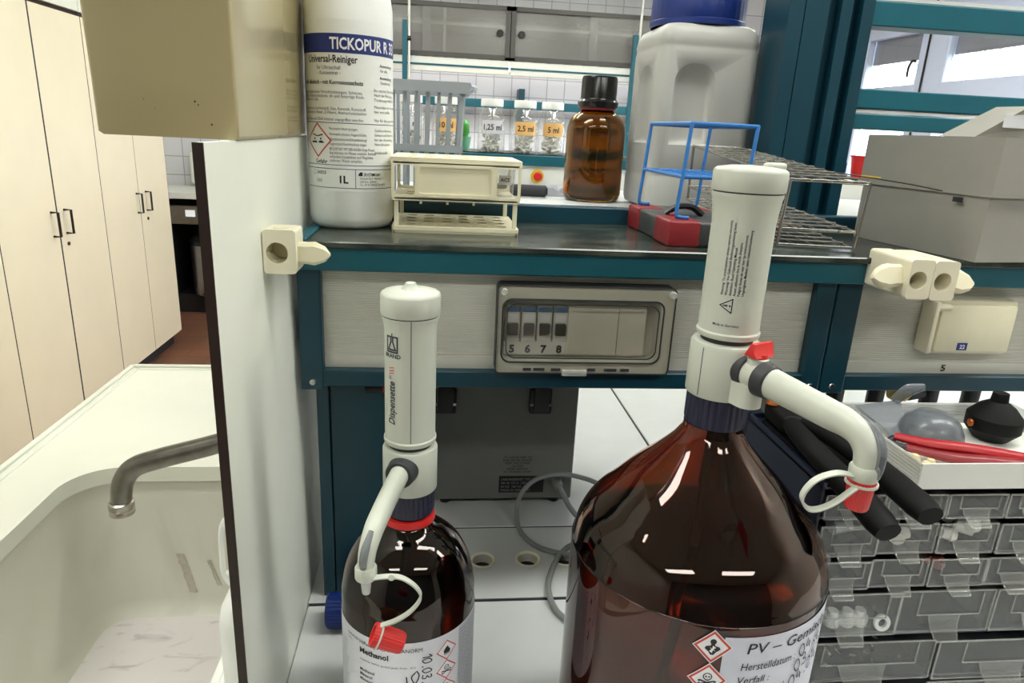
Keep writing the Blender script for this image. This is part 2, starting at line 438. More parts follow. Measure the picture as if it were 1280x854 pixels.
# ------------------------------------------------------------------ camera
cam = bpy.data.objects.new('camera', bpy.data.cameras.new('camera')); COL.objects.link(cam); SC.camera = cam
cr = Vector((.99378, -.10090, .04710)); cd = Vector((.01495, -.29827, -.95437)); cf = Vector((.11034, .94913, -.29490))
R3 = Matrix((cr, -cd, -cf)).transposed()
cam.matrix_world = Matrix.Translation((0, 0, 1.535)) @ R3.to_4x4()
cam.data.sensor_width = 36; cam.data.lens = 856/1280*36; cam.data.clip_start = .02; cam.data.clip_end = 200

# ------------------------------------------------------------------ the room
XL, XR, YF, YB, ZC = -2.32, 3.2, -2.6, 6.1, 3.0
MB().box(XL-.1, XR+.1, YF-.1, YB+.1, -.1, 0).build('floor', 'floor', kind='structure', smooth=0)
MB().box(XL-.1, XR+.1, YF-.1, YB+.1, ZC, ZC+.1).build('ceiling', 'ceil', kind='structure', smooth=0)
MB().box(XL-.1, XL, YF, YB, 0, ZC).build('wall_left', 'wall', kind='structure', smooth=0)
WY0, WY1, WZ0, WZ1 = 1.95, 5.38, 1.12, 2.62
mb = MB(); mb.box(XR, XR+.12, YF, WY0, 0, ZC); mb.box(XR, XR+.12, WY1, YB, 0, ZC); mb.box(XR, XR+.12, WY0, WY1, 0, WZ0); mb.box(XR, XR+.12, WY0, WY1, WZ1, ZC)
mb.build('wall_right', 'wall', kind='structure', smooth=0)
MB().box(XL-.1, XR+.1, YF-.1, YF, 0, ZC).build('wall_front', 'wall_dark', kind='structure', smooth=0)
MB().box(XL-.1, XR+.12, YB, YB+.12, 0, ZC).build('wall_back', 'tile_wall', kind='structure', smooth=0)
# window in the right-hand wall: mullioned frame, sashes with a lower light, roller blinds part way down
F0, F1 = XR-.03, XR+.06
win = MB(); win.box(F0, F1, WY0, WY1, WZ0, WZ0+.08, .004); win.box(F0, F1, WY0, WY1, 2.50, WZ1, .004)
MUL = ((WY0, 2.06), (3.16, 3.33), (4.36, 4.53), (5.27, WY1))
for a, b in MUL: win.box(F0-.01, F1, a, b, WZ0+.08, 2.50, .006)
win = win.build('window_1', 'window_frame', kind='structure', smooth=0)
for k, (a, b) in enumerate(((2.06, 3.16), (3.33, 4.36), (4.53, 5.27))):
    c, d = a+.075, b-.075; g0, g1 = XR-.045, XR+.01
    if k == 1: c, d = a+.03, b-.03
    s = MB(); s.box(g0, g1, a+.003, c, 1.20, 2.497, .008, 2); s.box(g0, g1, d, b-.003, 1.20, 2.497, .008, 2); s.box(g0, g1, c, d, 2.283, 2.497, .008, 2); s.box(g0, g1, c, d, 1.74, 1.955, .008, 2); s.box(g0, g1, c, d, 1.20, 1.28, .008, 2)
    s = s.build('sash', 'window_frame', win, smooth=0)
    MB().box(XR-.012, XR-.008, c, d, 1.28, 1.74).build('pane', 'pane', s, smooth=0)
    MB().box(XR-.012, XR-.008, c, d, 1.955, 2.283).build('pane', 'pane', s, smooth=0)
    MB().box(XR+.020, XR+.026, c-.02, d+.02, 2.118, 2.4).build('blind', 'blind', s, smooth=0)
    MB().tube([(g0, c+.018, 2.10), (g0-.025, c+.020, 2.098), (g0-.032, c+.035, 2.06), (g0-.028, c+.040, 2.0)], .008, 8, 5).build('window_handle', 'dark_metal', s)
    MB().box(g0-.004, g0, a-.012, a+.003, 1.2, 2.497).build('gasket', 'dark_metal', s, smooth=0)
MB().box(XR-.22, XR, WY0-.1, WY1+.1, WZ0-.04, WZ0, .004).build('window_sill', 'window_frame', win, smooth=0)

# a bare tree outside
tb = MB()
def branch(p, d, L, r, k):
    q = p+d*L; mid = p+d*(L*.5)+Vector((random.uniform(-.06, .06)*L, 0, random.uniform(-.05, .05)*L))
    tb.tube([p, mid, q], [r, r*.65], 5, 3)
    if k == 0: return
    for _ in range(3):
        nd = (d+Vector((random.uniform(-.9, .9), random.uniform(-.5, .5), random.uniform(-.25, .7)))).normalized()
        branch(p+d*L*random.uniform(.5, 1), nd, L*random.uniform(.55, .8), r*.6, k-1)
branch(Vector((6.6, 9.6, 0)), Vector((0, 0, 1)), 1.9, .06, 5)
tag(tb.build('bare_tree', 'bark', at=(6.6, 9.6, 0)), 'bare leafless tree outside behind the window glass', 'tree')
MB().box(XR+.4, 60, -20, 60, -.6, -.01).build('ground', mat('lawn', (120, 130, 100), .9), kind='structure', smooth=0)

# ------------------------------------------------------------------ light
W = bpy.data.worlds.new('sky'); SC.world = W; W.use_nodes = True
bg = W.node_tree.nodes['Background']; bg.inputs[0].default_value = (.84, .92, 1., 1); bg.inputs[1].default_value = 8.
def lamp(x, y, label):
    t = thing('ceiling_light', label, 'ceiling light', (x, y, ZC), 'ceiling lights')
    mb = MB(); mb.box(x-.64, x+.64, y-.17, y+.17, ZC-.012, ZC); mb.box(x-.64, x-.62, y-.17, y+.17, ZC-.07, ZC); mb.box(x+.62, x+.64, y-.17, y+.17, ZC-.07, ZC)
    mb.box(x-.64, x+.64, y-.17, y-.155, ZC-.07, ZC); mb.box(x-.64, x+.64, y+.155, y+.17, ZC-.07, ZC)
    mb.build('housing', 'white_plastic', t, smooth=0)
    MB().box(x-.62, x+.62, y-.155, y+.155, ZC-.06, ZC-.03).build('diffuser', 'lamp', t, smooth=0)
    return t
for x, y, s in ((-1.1, -1.3, 'behind the camera over the sink side'), (1.1, -1.3, 'behind the camera over the bench side'),
                (-.9, .55, 'over the sink and partition'), (1.0, .55, 'over the drawer cabinet end of the bench'),
                (-.35, 2.6, 'over the aisle by the tall cupboards'), (1.4, 2.6, 'over the second bench with jars'),
                (-.4, 4.2, 'before the first wall cupboard'), (1.2, 4.2, 'added to brighten the wall by the second wall cupboard'), (2.3, 2.6, 'beside the window'), (2.5, .55, 'towards the window wall')):  # lamp at the second wall cupboard is added to brighten the back wall
    lamp(x, y, 'rectangular white ceiling light '+s)

# ------------------------------------------------------------------ tall cupboards along the left wall
def tall(y0, ym, y1, hy, label, gapdark):
    t = thing('tall_cupboard', label, 'cupboard', (-2.04, (y0+y1)/2, 0), 'tall cream cupboards along the wall')
    mb = MB(); mb.box(-2.30, -1.785, y0+.002, y1-.002, .1, 1.965); mb.build('body', 'cabinet', t, smooth=0)
    MB().box(-2.30, -1.82, y0+.002, y1-.002, 0, .1).build('plinth_and_gap_strip', 'dark_rubber', t, smooth=0)
    g = .007 if gapdark else .0028
    for a, b, s in ((y0+.002, ym-g, 0), (ym+g*.6, y1-.002, 1)):
        d = MB().box(-1.78, -1.76, a, b, .1, 1.965, .0015, 1).build('door', 'cabinet', t, smooth=0)
        h = hy[s]
        MB().tube([(-1.76, h, .965), (-1.728, h, .965), (-1.728, h, 1.075), (-1.76, h, 1.075)], .006, 8).build('door_handle', 'dark_metal', d)
        if s == hy[2]: MB().cyl((-1.76, h, .915), (-1.755, h, .915), .009, n=14).build('lock', 'dark_metal', d)
    for yy, w_ in ((ym-g*.2, g*.85), (y0, .0022), (y1, .0022)): MB().box(-1.784, -1.7606, yy-w_, yy+w_, .1, 1.965).build('door_gap_shade', 'bench_gap', t, smooth=0)  # dark strips fill the gaps to paint the shadow between doors
    return t
tall(2.04, 2.50, 2.955, (2.45, 2.55, 1), 'tall cream two-door cupboard closest to the sink end of the row', False)
tall(2.957, 3.416, 3.873, (3.36, 3.475, 1), 'tall cream cupboard in mid row with a wide dark door gap', True)
tall(3.875, 4.33, 4.786, (4.29, 4.42, 1), 'tall cream cupboard at the aisle end beside the dark washer niche', False)
for y0, y1, s in ((2.04, 2.955, 'closest to the sink'), (2.957, 3.873, 'in mid row'), (3.875, 4.786, 'at the aisle end')):
    t = thing('top_cupboard', 'pale top cupboard stacked on the tall cupboard '+s, 'cupboard', (-2.04, (y0+y1)/2, 1.985), 'top cupboards')
    MB().box(-2.30, -1.775, y0+.002, y1-.002, 1.965, 1.985).build('plinth_and_gap_strip', 'brown', t, smooth=0)  # dark strip paints in the shade of the gap under the top cupboard
    MB().box(-2.30, -1.785, y0+.002, y1-.002, 1.985, 2.75).build('body', 'cabinet', t, smooth=0)
    ym = (y0+y1)/2
    for a, b in ((y0+.002, ym-.002), (ym+.002, y1-.002)): MB().box(-1.78, -1.762, a, b, 1.987, 2.745, .0015, 1).build('door', 'laminate', t, smooth=0)

# ------------------------------------------------------------------ far counter with washer niche (seen past the partition)
t = thing('far_counter', 'white far counter top on dark supports beyond the tall cupboards', 'counter', (-1.6, 5.8, 0))
MB().box(-2.3, -.9, 5.48, 6.09, .92, .968, .004).build('counter_top', 'white_plastic', t, smooth=0)
mb = MB()
for x in (-2.3, -1.32, -.92): mb.box(x, x+.02, 5.55, 6.09, 0, .92)
mb.build('support', 'dark_rubber', t, smooth=0)
t = thing('lab_washer', 'steel-fronted washer with dark open niche under the far counter', 'washer', (-1.8, 5.8, 0))
mb = MB(); mb.box(-2.1, -1.36, 5.62, 6.08, .1, .15); mb.box(-2.1, -2.06, 5.56, 6.08, .15, .9); mb.box(-1.40, -1.36, 5.56, 6.08, .15, .9); mb.box(-2.06, -1.4, 6.04, 6.08, .15, .9); mb.box(-2.1, -1.36, 5.62, 6.08, 0, .1)
mb.build('housing', 'black', t, smooth=0)
MB().box(-2.08, -1.38, 5.55, 5.60, .72, .86, .004).build('control_panel', 'brushed', t, smooth=0)
MB().box(-1.93, -1.86, 5.545, 5.55, .78, .83).build('display', 'lcd', t, smooth=0)
t = thing('pedal_bin', 'round steel bin with dark lid standing in the washer niche', 'bin', (-1.80, 5.70, .15))
MB().lathe([(0, .0), (.155, .0), (.16, .02), (.16, .40), (0, .44)], (-1.80, 5.70, .15)).build('body', 'brushed', t)
MB().lathe([(.163, .40), (.163, .43), (.12, .47), (0, .48)], (-1.80, 5.70, .15)).build('lid', 'black', t)
mb = MB(); mb.box(-1.84, -1.76, 5.515, 5.56, .165, .18, .004); mb.build('pedal', 'black', t)
MB().box(-1.80, -1.73, 5.536, 5.541, .33, .46).build('label', 'paper', t, smooth=0)
t = thing('towel_dispenser', 'white towel dispenser on the tiles above the far counter', 'dispenser', (-1.85, 6.05, 1.02))
MB().box(-2.0, -1.62, 5.93, 6.1, 1.0, 1.24, .02, 3).build('housing', 'white_plastic', t)
MB().box(-1.88, -1.70, 5.91, 5.95, 1.06, 1.085, .005).build('towel', 'beige_foam', t)

# ------------------------------------------------------------------ wall cupboards with grey sliding panes, strip lamps and teal rails
def wallcup(x0, x1, knobx, divx, label):
    t = thing('wall_cupboard', label, 'cupboard', ((x0+x1)/2, 5.8, 2.03), 'wall cupboards')
    y0, y1, z0, z1 = 5.5, 6.09, 2.03, 2.40
    mb = MB(); mb.box(x0, x1, y0, y1, z1-.03, z1); mb.box(x0, x1, y0, y1, z0-.005, z0+.02); mb.box(x0, x0+.035, y0, y1, z0, z1); mb.box(x1-.035, x1, y0, y1, z0, z1)
    mb.build('frame', 'cupboard_frame', t, smooth=0)
    MB().box(x0+.03, x1-.03, y1-.02, y1, z0, z1).build('back_panel', 'cupboard_in', t, smooth=0)
    MB().box(x0+.03, x1-.03, y0+.05, y1-.02, 2.255, 2.275).build('shelf', 'white_plastic', t, smooth=0)
    MB().box(divx-.012, divx+.012, y0+.05, y1-.02, z0+.02, z1-.03).build('divider', 'white_plastic', t, smooth=0)
    xm = (x0+x1)/2
    for a, b, y in ((x0+.03, xm+.03, y0+.02), (xm-.03, x1-.03, y0+.008)):
        MB().box(a, b, y-.002, y+.007, z0+.02, z0+.034).build('pane_rail', 'cupboard_frame', t, smooth=0)
        d = MB().box(a, b, y, y+.005, z0+.02, z1-.03).build('sliding_pane', 'grey_pane', t, smooth=0)
        if a < knobx < b and not t.get('k'):
            MB().cyl((knobx, y, 2.213), (knobx, y-.02, 2.213), .026, n=20, bev=.004).build('knob', 'dark_metal', d); t['k'] = 1
    del t['k']
    return t
wallcup(-.72, .515, .437, .03, 'grey-paned wall cupboard beyond the label bottle, knob at its end by the next cupboard')
wallcup(.52, 1.76, .60, 1.17, 'grey-paned wall cupboard partly behind the white canister, knob by its near end')
for a, b, s in ((-.72, .515, 'under the wall cupboard beyond the white label bottle'), (.525, 1.76, 'under the wall cupboard beyond the canister')):
    t = thing('strip_lamp', 'white strip lamp with teal line '+s, 'strip lamp', ((a+b)/2, 5.6, 1.92), 'strip lamps')
    MB().box(a, b, 5.50, 5.535, 1.925, 2.025, .006).build('housing', 'white_plastic', t, smooth=0)
    MB().box(a, b, 5.494, 5.5, 1.966, 1.979).build('teal_strip', 'teal', t, smooth=0)
    MB().box(a, b, 5.50, 5.74, 2.018, 2.0295).build('mounting_plate', 'white_plastic', t, smooth=0)
    MB().tube([(a, 5.62, 1.985), (b, 5.62, 1.985)], .022, 12).build('tube', 'lamp_soft', t)
t = thing('wall_rail', 'teal tube rail on short posts before the white wall tiles', 'rail', (.6, 5.95, 1.6))
MB().box(-.2, 1.9, 5.92, 5.98, 1.70, 1.765, .004).build('rail', 'teal', t, smooth=0)
for x in (.14, .645, 1.62): MB().box(x, x+.05, 5.93, 6.1, 1.60, 1.86, .004).build('post', 'teal_shade', t, smooth=0)
for x, s in ((-.255, 'beside the white label bottle'), (1.44, 'beside the white canister')):
    t = thing('lamp_post', 'thin teal post with pale rod beyond, '+s, 'post', (x, 5.4, 1.4), 'thin teal posts')
    MB().box(x-.018, x+.018, 5.38, 5.42, .0, 2.25, .003).build('post', 'teal', t, smooth=0)
    MB().cyl((x+.03, 5.4, 1.45), (x+.03, 5.4, 2.6), .009, n=10).build('rod', 'white_plastic', t)
    MB().cyl((x-.01, 5.4, 2.13), (x+.045, 5.4, 2.13), .018, n=12).build('clamp', 'dark_metal', t)
# lower counter of the back wall, plain, below the rail
t = thing('wall_bench', 'pale wall bench under the teal rail by the tiles', 'bench', (.9, 5.75, 0))
MB().box(-.3, 2.6, 5.45, 6.09, .87, .9, .003).build('bench_top', 'bench', t, smooth=0)
MB().box(-.28, 2.58, 5.5, 6.08, 0, .87).build('base_cabinet', 'laminate', t, smooth=0)

# ------------------------------------------------------------------ second bench shelf with jars
t = thing('jar_shelf', 'teal-railed second bench shelf with white panel carrying the tip jars', 'shelf', (.5, 2.5, 0))
MB().box(-.33, 1.2, 2.38, 2.70, 1.452, 1.46).build('shelf_board', 'rubber_top', t, smooth=0)
MB().box(1.2, 1.75, 2.38, 2.70, 1.405, 1.413).build('shelf_board', 'rubber_top', t, smooth=0)
MB().box(-.33, 1.2, 2.365, 2.38, 1.422, 1.456, .002).build('front_rail', 'teal', t, smooth=0)
MB().box(-.33, 1.75, 2.365, 2.38, 1.335, 1.348, .002).build('lower_rail', 'teal', t, smooth=0)
MB().box(-.33, 1.75, 2.382, 2.39, 1.348, 1.4225).build('panel', 'white_plastic', t, smooth=0)
for x in (-.33, .47, 1.70): MB().box(x, x+.05, 2.39, 2.66, .9, 1.405 if x > 1 else 1.452).build('post', 'teal_shade', t, smooth=0)
MB().box(-.36, 1.8, 2.0, 3.0, .86, .9, .003).build('bench_top', 'bench', t, smooth=0)
MB().box(-.34, 1.78, 2.05, 2.95, 0, .86).build('base_cabinet', 'laminate', t, smooth=0)
t = thing('emergency_button', 'red emergency button on yellow disc on the white jar-shelf panel', 'button', (.335, 2.382, 1.388))
MB().cyl((.335, 2.382, 1.388), (.335, 2.376, 1.388), .022, n=24).build('disc', 'yellow', t)
MB().lathe([(.007, 0), (.007, .008), (.015, .010), (.015, .016), (.011, .020), (0, .0205)], Mx=Matrix.Translation((.335, 2.376, 1.388)) @ Matrix.Rotation(PI/2, 4, 'X')).build('button', 'red', t)

def jar(x, y, name_label, text, lab, fill, grp='tip jars'):
    z = 1.46; r = .047
    t = thing('storage_jar', name_label, 'jar', (x, y, z), grp)
    MB().lathe([(0, 0), (r-.004, 0), (r, .006), (r, .105), (r-.004, .122), (.036, .138), (.034, .150), (.031, .150), (.033, .137), (r-.007, .120), (r-.003, .104), (r-.003, .008), (0, .005)], (x, y, z), 32).build('jar_glass', 'jar_glass', t)
    MB().lathe([(0, .172), (.036, .172), (.038, .168), (.038, .148), (.0345, .148)], (x, y, z), 32).build('lid', 'hdpe', t)
    if text:
        lb = patch(x, y, r, -.80, .80, z+.060, z+.103, 16, .0006).build('label', lab, t)
        MB().text(text, .026, wrap(x, y, r+.0012), (0, z+.072), 'CENTER', .02, sx=.9).build('lettering', 'ink', lb, smooth=0)
    if fill:
        mb = MB(); rnd = random.Random(x*1000)
        for _ in range(70):
            a = rnd.uniform(0, 2*PI); q = r*.78*math.sqrt(rnd.random()); zz = z+.010+rnd.random()**1.5*.058
            c = Vector((x+q*math.cos(a), y+q*math.sin(a), zz)); d = Vector((rnd.uniform(-1, 1), rnd.uniform(-1, 1), rnd.uniform(-.6, .6))).normalized()*.012
            k = .75 if (c+d-Vector((x, y, zz))).xy.length > r-.008 or (c-d-Vector((x, y, zz))).xy.length > r-.008 else 1
            c2 = Vector((x, y, zz))+(c-Vector((x, y, zz)))*k*.85
            mb.cyl(c2-d, c2+d, .005, .003, 7)
        o = mb.build('pipette_tip_filling', fill, at=(x, y, z+.006)); tag(o, 'loose white plastic tips filling the '+name_label.split(' ', 1)[1], 'tips', 'loose tips in jars'); o['kind'] = 'stuff'
    return t
jar(.178, 2.45, 'clear jar labelled 1,25 ml with white cap', '1,25 ml', 'paper', 'bits')
jar(.291, 2.45, 'clear jar with orange 2,5 ml label beside the 1,25 ml jar', '2,5 ml', 'orange_label', 'bits')
jar(.389, 2.47, 'clear jar with orange 5 ml label beside the amber bottle', '5 ml', 'orange_label', 'bits')
jar(.022, 2.46, 'clear jar with orange label behind the grey basket edge', '10 ml', 'orange_label', 'bits')
jar(-.095, 2.46, 'clear jar with white label seen through the grey basket', '0,5 ml', 'paper', 'bits')
jar(-.215, 2.46, 'clear jar hidden beside the white label bottle behind the basket', '0,1 ml', 'paper', None)
t = thing('plant_pot', 'small mint pot with green top between jars on the far shelf', 'pot', (.088, 2.56, 1.46))
MB().lathe([(0, 0), (.02, 0), (.026, .045), (.022, .045), (0, .04)], (.088, 2.56, 1.46), 20).build('pot', 'mint', t)
MB().lathe([(.012, .04), (.02, .06), (.019, .085), (.008, .1), (0, .103)], (.088, 2.56, 1.46), 12).build('top', 'green', t)
t = thing('plastic_beaker', 'red plastic beaker on the far shelf beyond the grey carton', 'beaker', (1.575, 2.5, 1.413))
MB().lathe([(0, 0), (.030, 0), (.040, .085), (.045, .09), (.042, .092), (.038, .085), (.028, .004), (0, .004)], (1.575, 2.5, 1.413), 28).build('body', 'red', t)
mb = MB()
for k in range(5): mb.box(1.555+k*.009, 1.559+k*.009, 2.4555, 2.4585, 1.488, 1.501)
mb.build('marking', 'ink_white', t, smooth=0)
t = thing('screw_cap_bottle', 'small bottle with blue screw cap on the far shelf by the teal post', 'bottle', (1.492, 2.5, 1.413))
MB().lathe([(0, 0), (.022, 0), (.022, .02), (.016, .03), (0, .03)], (1.492, 2.5, 1.413), 20).build('body', 'milky', t)
MB().lathe([(.02, .028), (.021, .03), (.021, .062), (.018, .066), (0, .066)], (1.492, 2.5, 1.413), 40, rib=20, amp=.0012).build('cap', 'blue', t)
# ------------------------------------------------------------------ island bench
BX0, BX1 = -.169, 1.75
t = thing('lab_bench', 'pale grey laboratory bench carrying the shelf, bottles and drawer cabinet', 'bench', (.7, 1.0, 0))
MB().box(BX0, BX1, .02, .8105, .865, .9, .002, 1).build('front_top', 'bench', t, smooth=0)
strip = MB().plate([(BX0, .8155), (BX1, .8155), (BX1, .995), (BX0, .9935)], [circ(x, .905, .0155, 24) for x in (.0762, .1468, .2049, .275, .345)], -.012, XY(.9)).build('service_strip', 'bench', t, smooth=0)
MB().box(BX0, BX1, .8155, .995, .85, .886).build('strip_bottom', 'bench_gap', t, smooth=0)
for x in (.0762, .1468, .2049, .275, .345):
    MB().lathe([(.0155, -.014), (.0155, .0005), (.0185, .003), (.0205, .0005), (.0205, .0002)], (x, .905, .9), 28).build('grommet', 'ivory', strip)
MB().box(BX0, .4575, .9985, 1.95, .865, .9, .002, 1).build('rear_top', 'bench', t, smooth=0)
MB().box(.4615, BX1, .9985, 1.95, .865, .9, .002, 1).build('rear_top', 'bench', t, smooth=0)
MB().box(BX0+.01, BX1-.01, .03, 1.94, .84, .866).build('sealant', 'bench_gap', t, smooth=0)
for a_ in ((BX0+.001, BX1-.001, .8103, .8157), (BX0+.001, BX1-.001, .9933, .9987), (.4573, .4617, .9987, 1.945)): MB().box(*a_, .866, .8988).build('joint_filler', 'bench_gap', t, smooth=0)
MB().box(BX0+.02, BX1-.02, .12, 1.9, 0, .845).build('base_cabinet', 'laminate', t, smooth=0)

# ------------------------------------------------------------------ teal shelf frame
t = thing('bench_shelf', 'teal steel shelf frame with ribbed panel and dark dusty shelf board', 'shelf', (.5, .95, .9))
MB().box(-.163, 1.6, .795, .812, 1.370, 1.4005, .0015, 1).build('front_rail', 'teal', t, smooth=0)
MB().box(-.160, 1.6, .808, .83, 1.222, 1.2437, .0015, 1).build('lower_rail', 'teal_shade', t, smooth=0)
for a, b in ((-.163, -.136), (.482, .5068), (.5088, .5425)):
    p = MB().box(a, b, .806, .832, 1.2185, 1.372, .002, 2).build('upright_plate', 'teal_shade', t, smooth=0)
    c = ((a+b)/2, .806, 1.2285)
    MB().lathe([(0, .0015), (.0035, .0012), (.0042, 0)], Mx=Matrix.Translation(c) @ Matrix.Rotation(PI/2, 4, 'X'), n=16).build('screw', 'steel', p)
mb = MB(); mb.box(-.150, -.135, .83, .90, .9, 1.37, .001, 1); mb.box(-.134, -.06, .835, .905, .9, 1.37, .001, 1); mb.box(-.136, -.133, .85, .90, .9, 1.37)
mb.build('column', 'teal_shade', t, smooth=0)
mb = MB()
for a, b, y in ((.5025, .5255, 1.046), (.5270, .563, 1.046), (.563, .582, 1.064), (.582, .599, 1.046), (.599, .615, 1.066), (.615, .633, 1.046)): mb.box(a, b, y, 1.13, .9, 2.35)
mb.build('main_upright', 'teal_shade', t, smooth=0)
def ribbed(x0, x1):
    z0, z1, n = 1.262, 1.368, 36; p = (z1-z0)/n; prof = [(.820, 1.2437), (.820, 1.2595), (.8212, 1.26), (.8212, 1.2612), (.820, 1.2618)]
    for k in range(n):
        z = z0+k*p; prof += [(.820, z), (.820, z+p*.62), (.8208, z+p*.72), (.8208, z+p*.92)]
    prof += [(.82, z1), (.82, 1.3705)]
    b = MB(); bm = b.bm; L = [[bm.verts.new((x, y, z)) for y, z in prof] for x in (x0, x1)]
    for k in range(len(prof)-1): bm.faces.new((L[0][k], L[1][k], L[1][k+1], L[0][k+1]))
    b.box(x0, x1, .822, .828, 1.2437, 1.3705)
    return b
ribbed(-.136, .482).build('ribbed_panel', 'aluminium', t, smooth=0)
pr = ribbed(.5425, 1.58).build('ribbed_panel', 'aluminium', t, smooth=0)
MB().text('5', .0125, XZ(.8192), (.6865, 1.2475), 'LEFT', .025, sx=1.25).build('lettering', 'ink', pr, smooth=0)
MB().box(-.160, 1.58, .83, 1.05, 1.255, 1.262).build('duct_floor', 'teal_shade', t, smooth=0)
sb = MB().box(-.148, 1.58, .7885, 1.0205, 1.397, 1.405, .0015, 1).build('shelf_board', 'rubber_top', t, smooth=0)
MB().box(-.165, -.149, .80, 1.0205, 1.372, 1.4065, .0015, 1).build('end_rail', 'teal', t, smooth=0)
MB().box(-.165, 1.58, 1.021, 1.043, 1.374, 1.43, .002, 1).build('back_ledge', 'teal_shade', t, smooth=0)
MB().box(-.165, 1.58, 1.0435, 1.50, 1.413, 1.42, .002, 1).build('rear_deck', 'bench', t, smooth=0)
MB().box(-.165, 1.58, 1.49, 1.505, 1.374, 1.4125).build('rear_rail', 'teal_shade', t, smooth=0)
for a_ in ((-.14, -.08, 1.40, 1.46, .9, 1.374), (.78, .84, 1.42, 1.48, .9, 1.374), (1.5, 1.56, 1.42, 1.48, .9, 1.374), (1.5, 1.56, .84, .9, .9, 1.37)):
    MB().box(*a_).build('rear_post', 'teal_shade', t, smooth=0)
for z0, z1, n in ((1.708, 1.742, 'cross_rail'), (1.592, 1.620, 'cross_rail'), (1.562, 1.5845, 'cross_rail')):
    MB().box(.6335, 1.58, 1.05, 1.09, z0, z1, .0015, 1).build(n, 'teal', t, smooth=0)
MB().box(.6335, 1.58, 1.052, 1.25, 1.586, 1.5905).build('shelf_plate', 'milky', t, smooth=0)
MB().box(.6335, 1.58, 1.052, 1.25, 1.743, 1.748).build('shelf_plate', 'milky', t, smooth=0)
MB().box(1.52, 1.58, 1.05, 1.14, 1.43, 2.35).build('end_upright', 'teal_shade', t, smooth=0)
SHELF = 1.405; DECK = 1.42

# gas tap knob under the lower rail
t = thing('tap_knob', 'black tap knob with red ring under the lower teal rail', 'knob', (-.07, .82, 1.2155))
MB().cyl((-.088, .822, 1.2145), (-.0655, .822, 1.2155), .0055, n=18, bev=.001).build('grip', 'black', t)
MB().cyl((-.0655, .822, 1.2155), (-.057, .822, 1.2157), .0062, n=18, bev=.001).build('ring', 'red', t)
MB().cyl((-.080, .822, 1.2150), (-.080, .84, 1.2150), .004, n=12).build('stem', 'dark_metal', t)

# ------------------------------------------------------------------ breaker box
t = thing('breaker_box', 'smoked-cover breaker box with four switches on the ribbed panel', 'breaker box', (.185, .82, 1.25))
bx0, bx1, bz0, bz1, by = .0735, .2925, 1.2475, 1.358, .796
h = MB().plate(rrect(bx0, bx1, bz0, bz1, .005), [rrect(bx0+.007, bx1-.016, bz0+.015, bz1-.017, .010)], .0235, XZ(by)).build('housing', 'housing', t)
MB().box(bx0+.004, bx1-.014, .8185, .8198, bz0+.015, bz1-.015).build('back_plate', mat('inner_plate', (196, 195, 186), .5), t, smooth=0)
bl = MB().box(.162, .262, .806, .8185, 1.2685, 1.3305, .002, 2).build('blank_plate', mat('blank_cover', (206, 204, 194), .45), t)
MB().box(.226, .2265, .8055, .806, 1.2685, 1.3305).build('groove', 'ink_grey', bl, smooth=0)
MB().box(.0835, .262, .812, .8185, 1.2655, 1.275).build('number_strip', 'aluminium', t, smooth=0)
for k, x in enumerate((.0938, .1136, .1334, .1532)):
    b = MB().box(x-.0088, x+.0088, .8075, .8185, 1.2845, 1.3285, .0006, 1).build('breaker', mat('breaker_body', (206, 208, 206), .4) if k == 0 else bpy.data.materials['breaker_body'], t, smooth=0)
    MB().box(x-.0085, x+.0085, .8068, .8078, 1.3225, 1.3283).build('stripe', mat('breaker_stripe', (58, 104, 156), .5) if k == 0 else bpy.data.materials['breaker_stripe'], b, smooth=0)
    MB().box(x-.0066, x+.0066, .8015, .8078, 1.2935, 1.3085, .001, 1).build('toggle', 'black', b, smooth=0)
    MB().box(x-.0060, x+.0060, .8069, .8078, 1.3105, 1.3195).build('printed_field', 'paper', b, smooth=0)
    MB().text(str(5+k), .0135, XZ(.8066), (x, 1.2705), 'CENTER', .05).build('numeral', 'ink', b, smooth=0)
# numbers sit on a pale strip in front of the mounting plate
MB().box(.0835, .1625, .807, .812, 1.2685, 1.2845).build('number_field', bpy.data.materials['breaker_body'], t, smooth=0)
cv = MB().box(bx0+.0008, bx1-.0008, by-.0052, by-.0008, bz0+.001, bz1-.001, .002, 2).build('cover', 'smoke', t)
for o_, i_, d in ((.0105, .0125, 0), (.0165, .0178, .001)):
    MB().plate(rrect(bx0+o_-.006, bx1-o_-.003, bz0+o_+.004, bz1-o_-.004, .012), [rrect(bx0+i_-.006, bx1-i_-.003, bz0+i_+.004, bz1-i_-.004, .011)], .001, XZ(by-.0065)).build('gasket', 'dark_rubber', cv)
MB().plate(rrect(bx0-.0010, bx1+.0010, bz0-.0010, bz1+.0010, .006), [rrect(bx0+.0001, bx1-.0001, bz0+.0001, bz1-.0001, .005)], .024, XZ(by-.003)).build('outer_rim', 'dark_rubber', cv)
MB().box(.155, .187, by-.011, by-.004, bz0-.001, bz0+.007, .002, 2).build('latch', 'clear_edge', cv)
for a, b in ((.107, .117), (.12, .134), (.142, .154), (.188, .198), (.209, .225), (.23, .241)): MB().box(a, b, by-.0062, by-.005, bz0+.0045, bz0+.008).build('slot', 'dark_rubber', cv, smooth=0)
for x in (bx0+.006, bx1-.006): MB().cyl((x, by-.004, bz1-.006), (x, by-.012, bz1-.006), .0045, n=16, bev=.001).build('hinge_boss', 'clear_edge', cv)

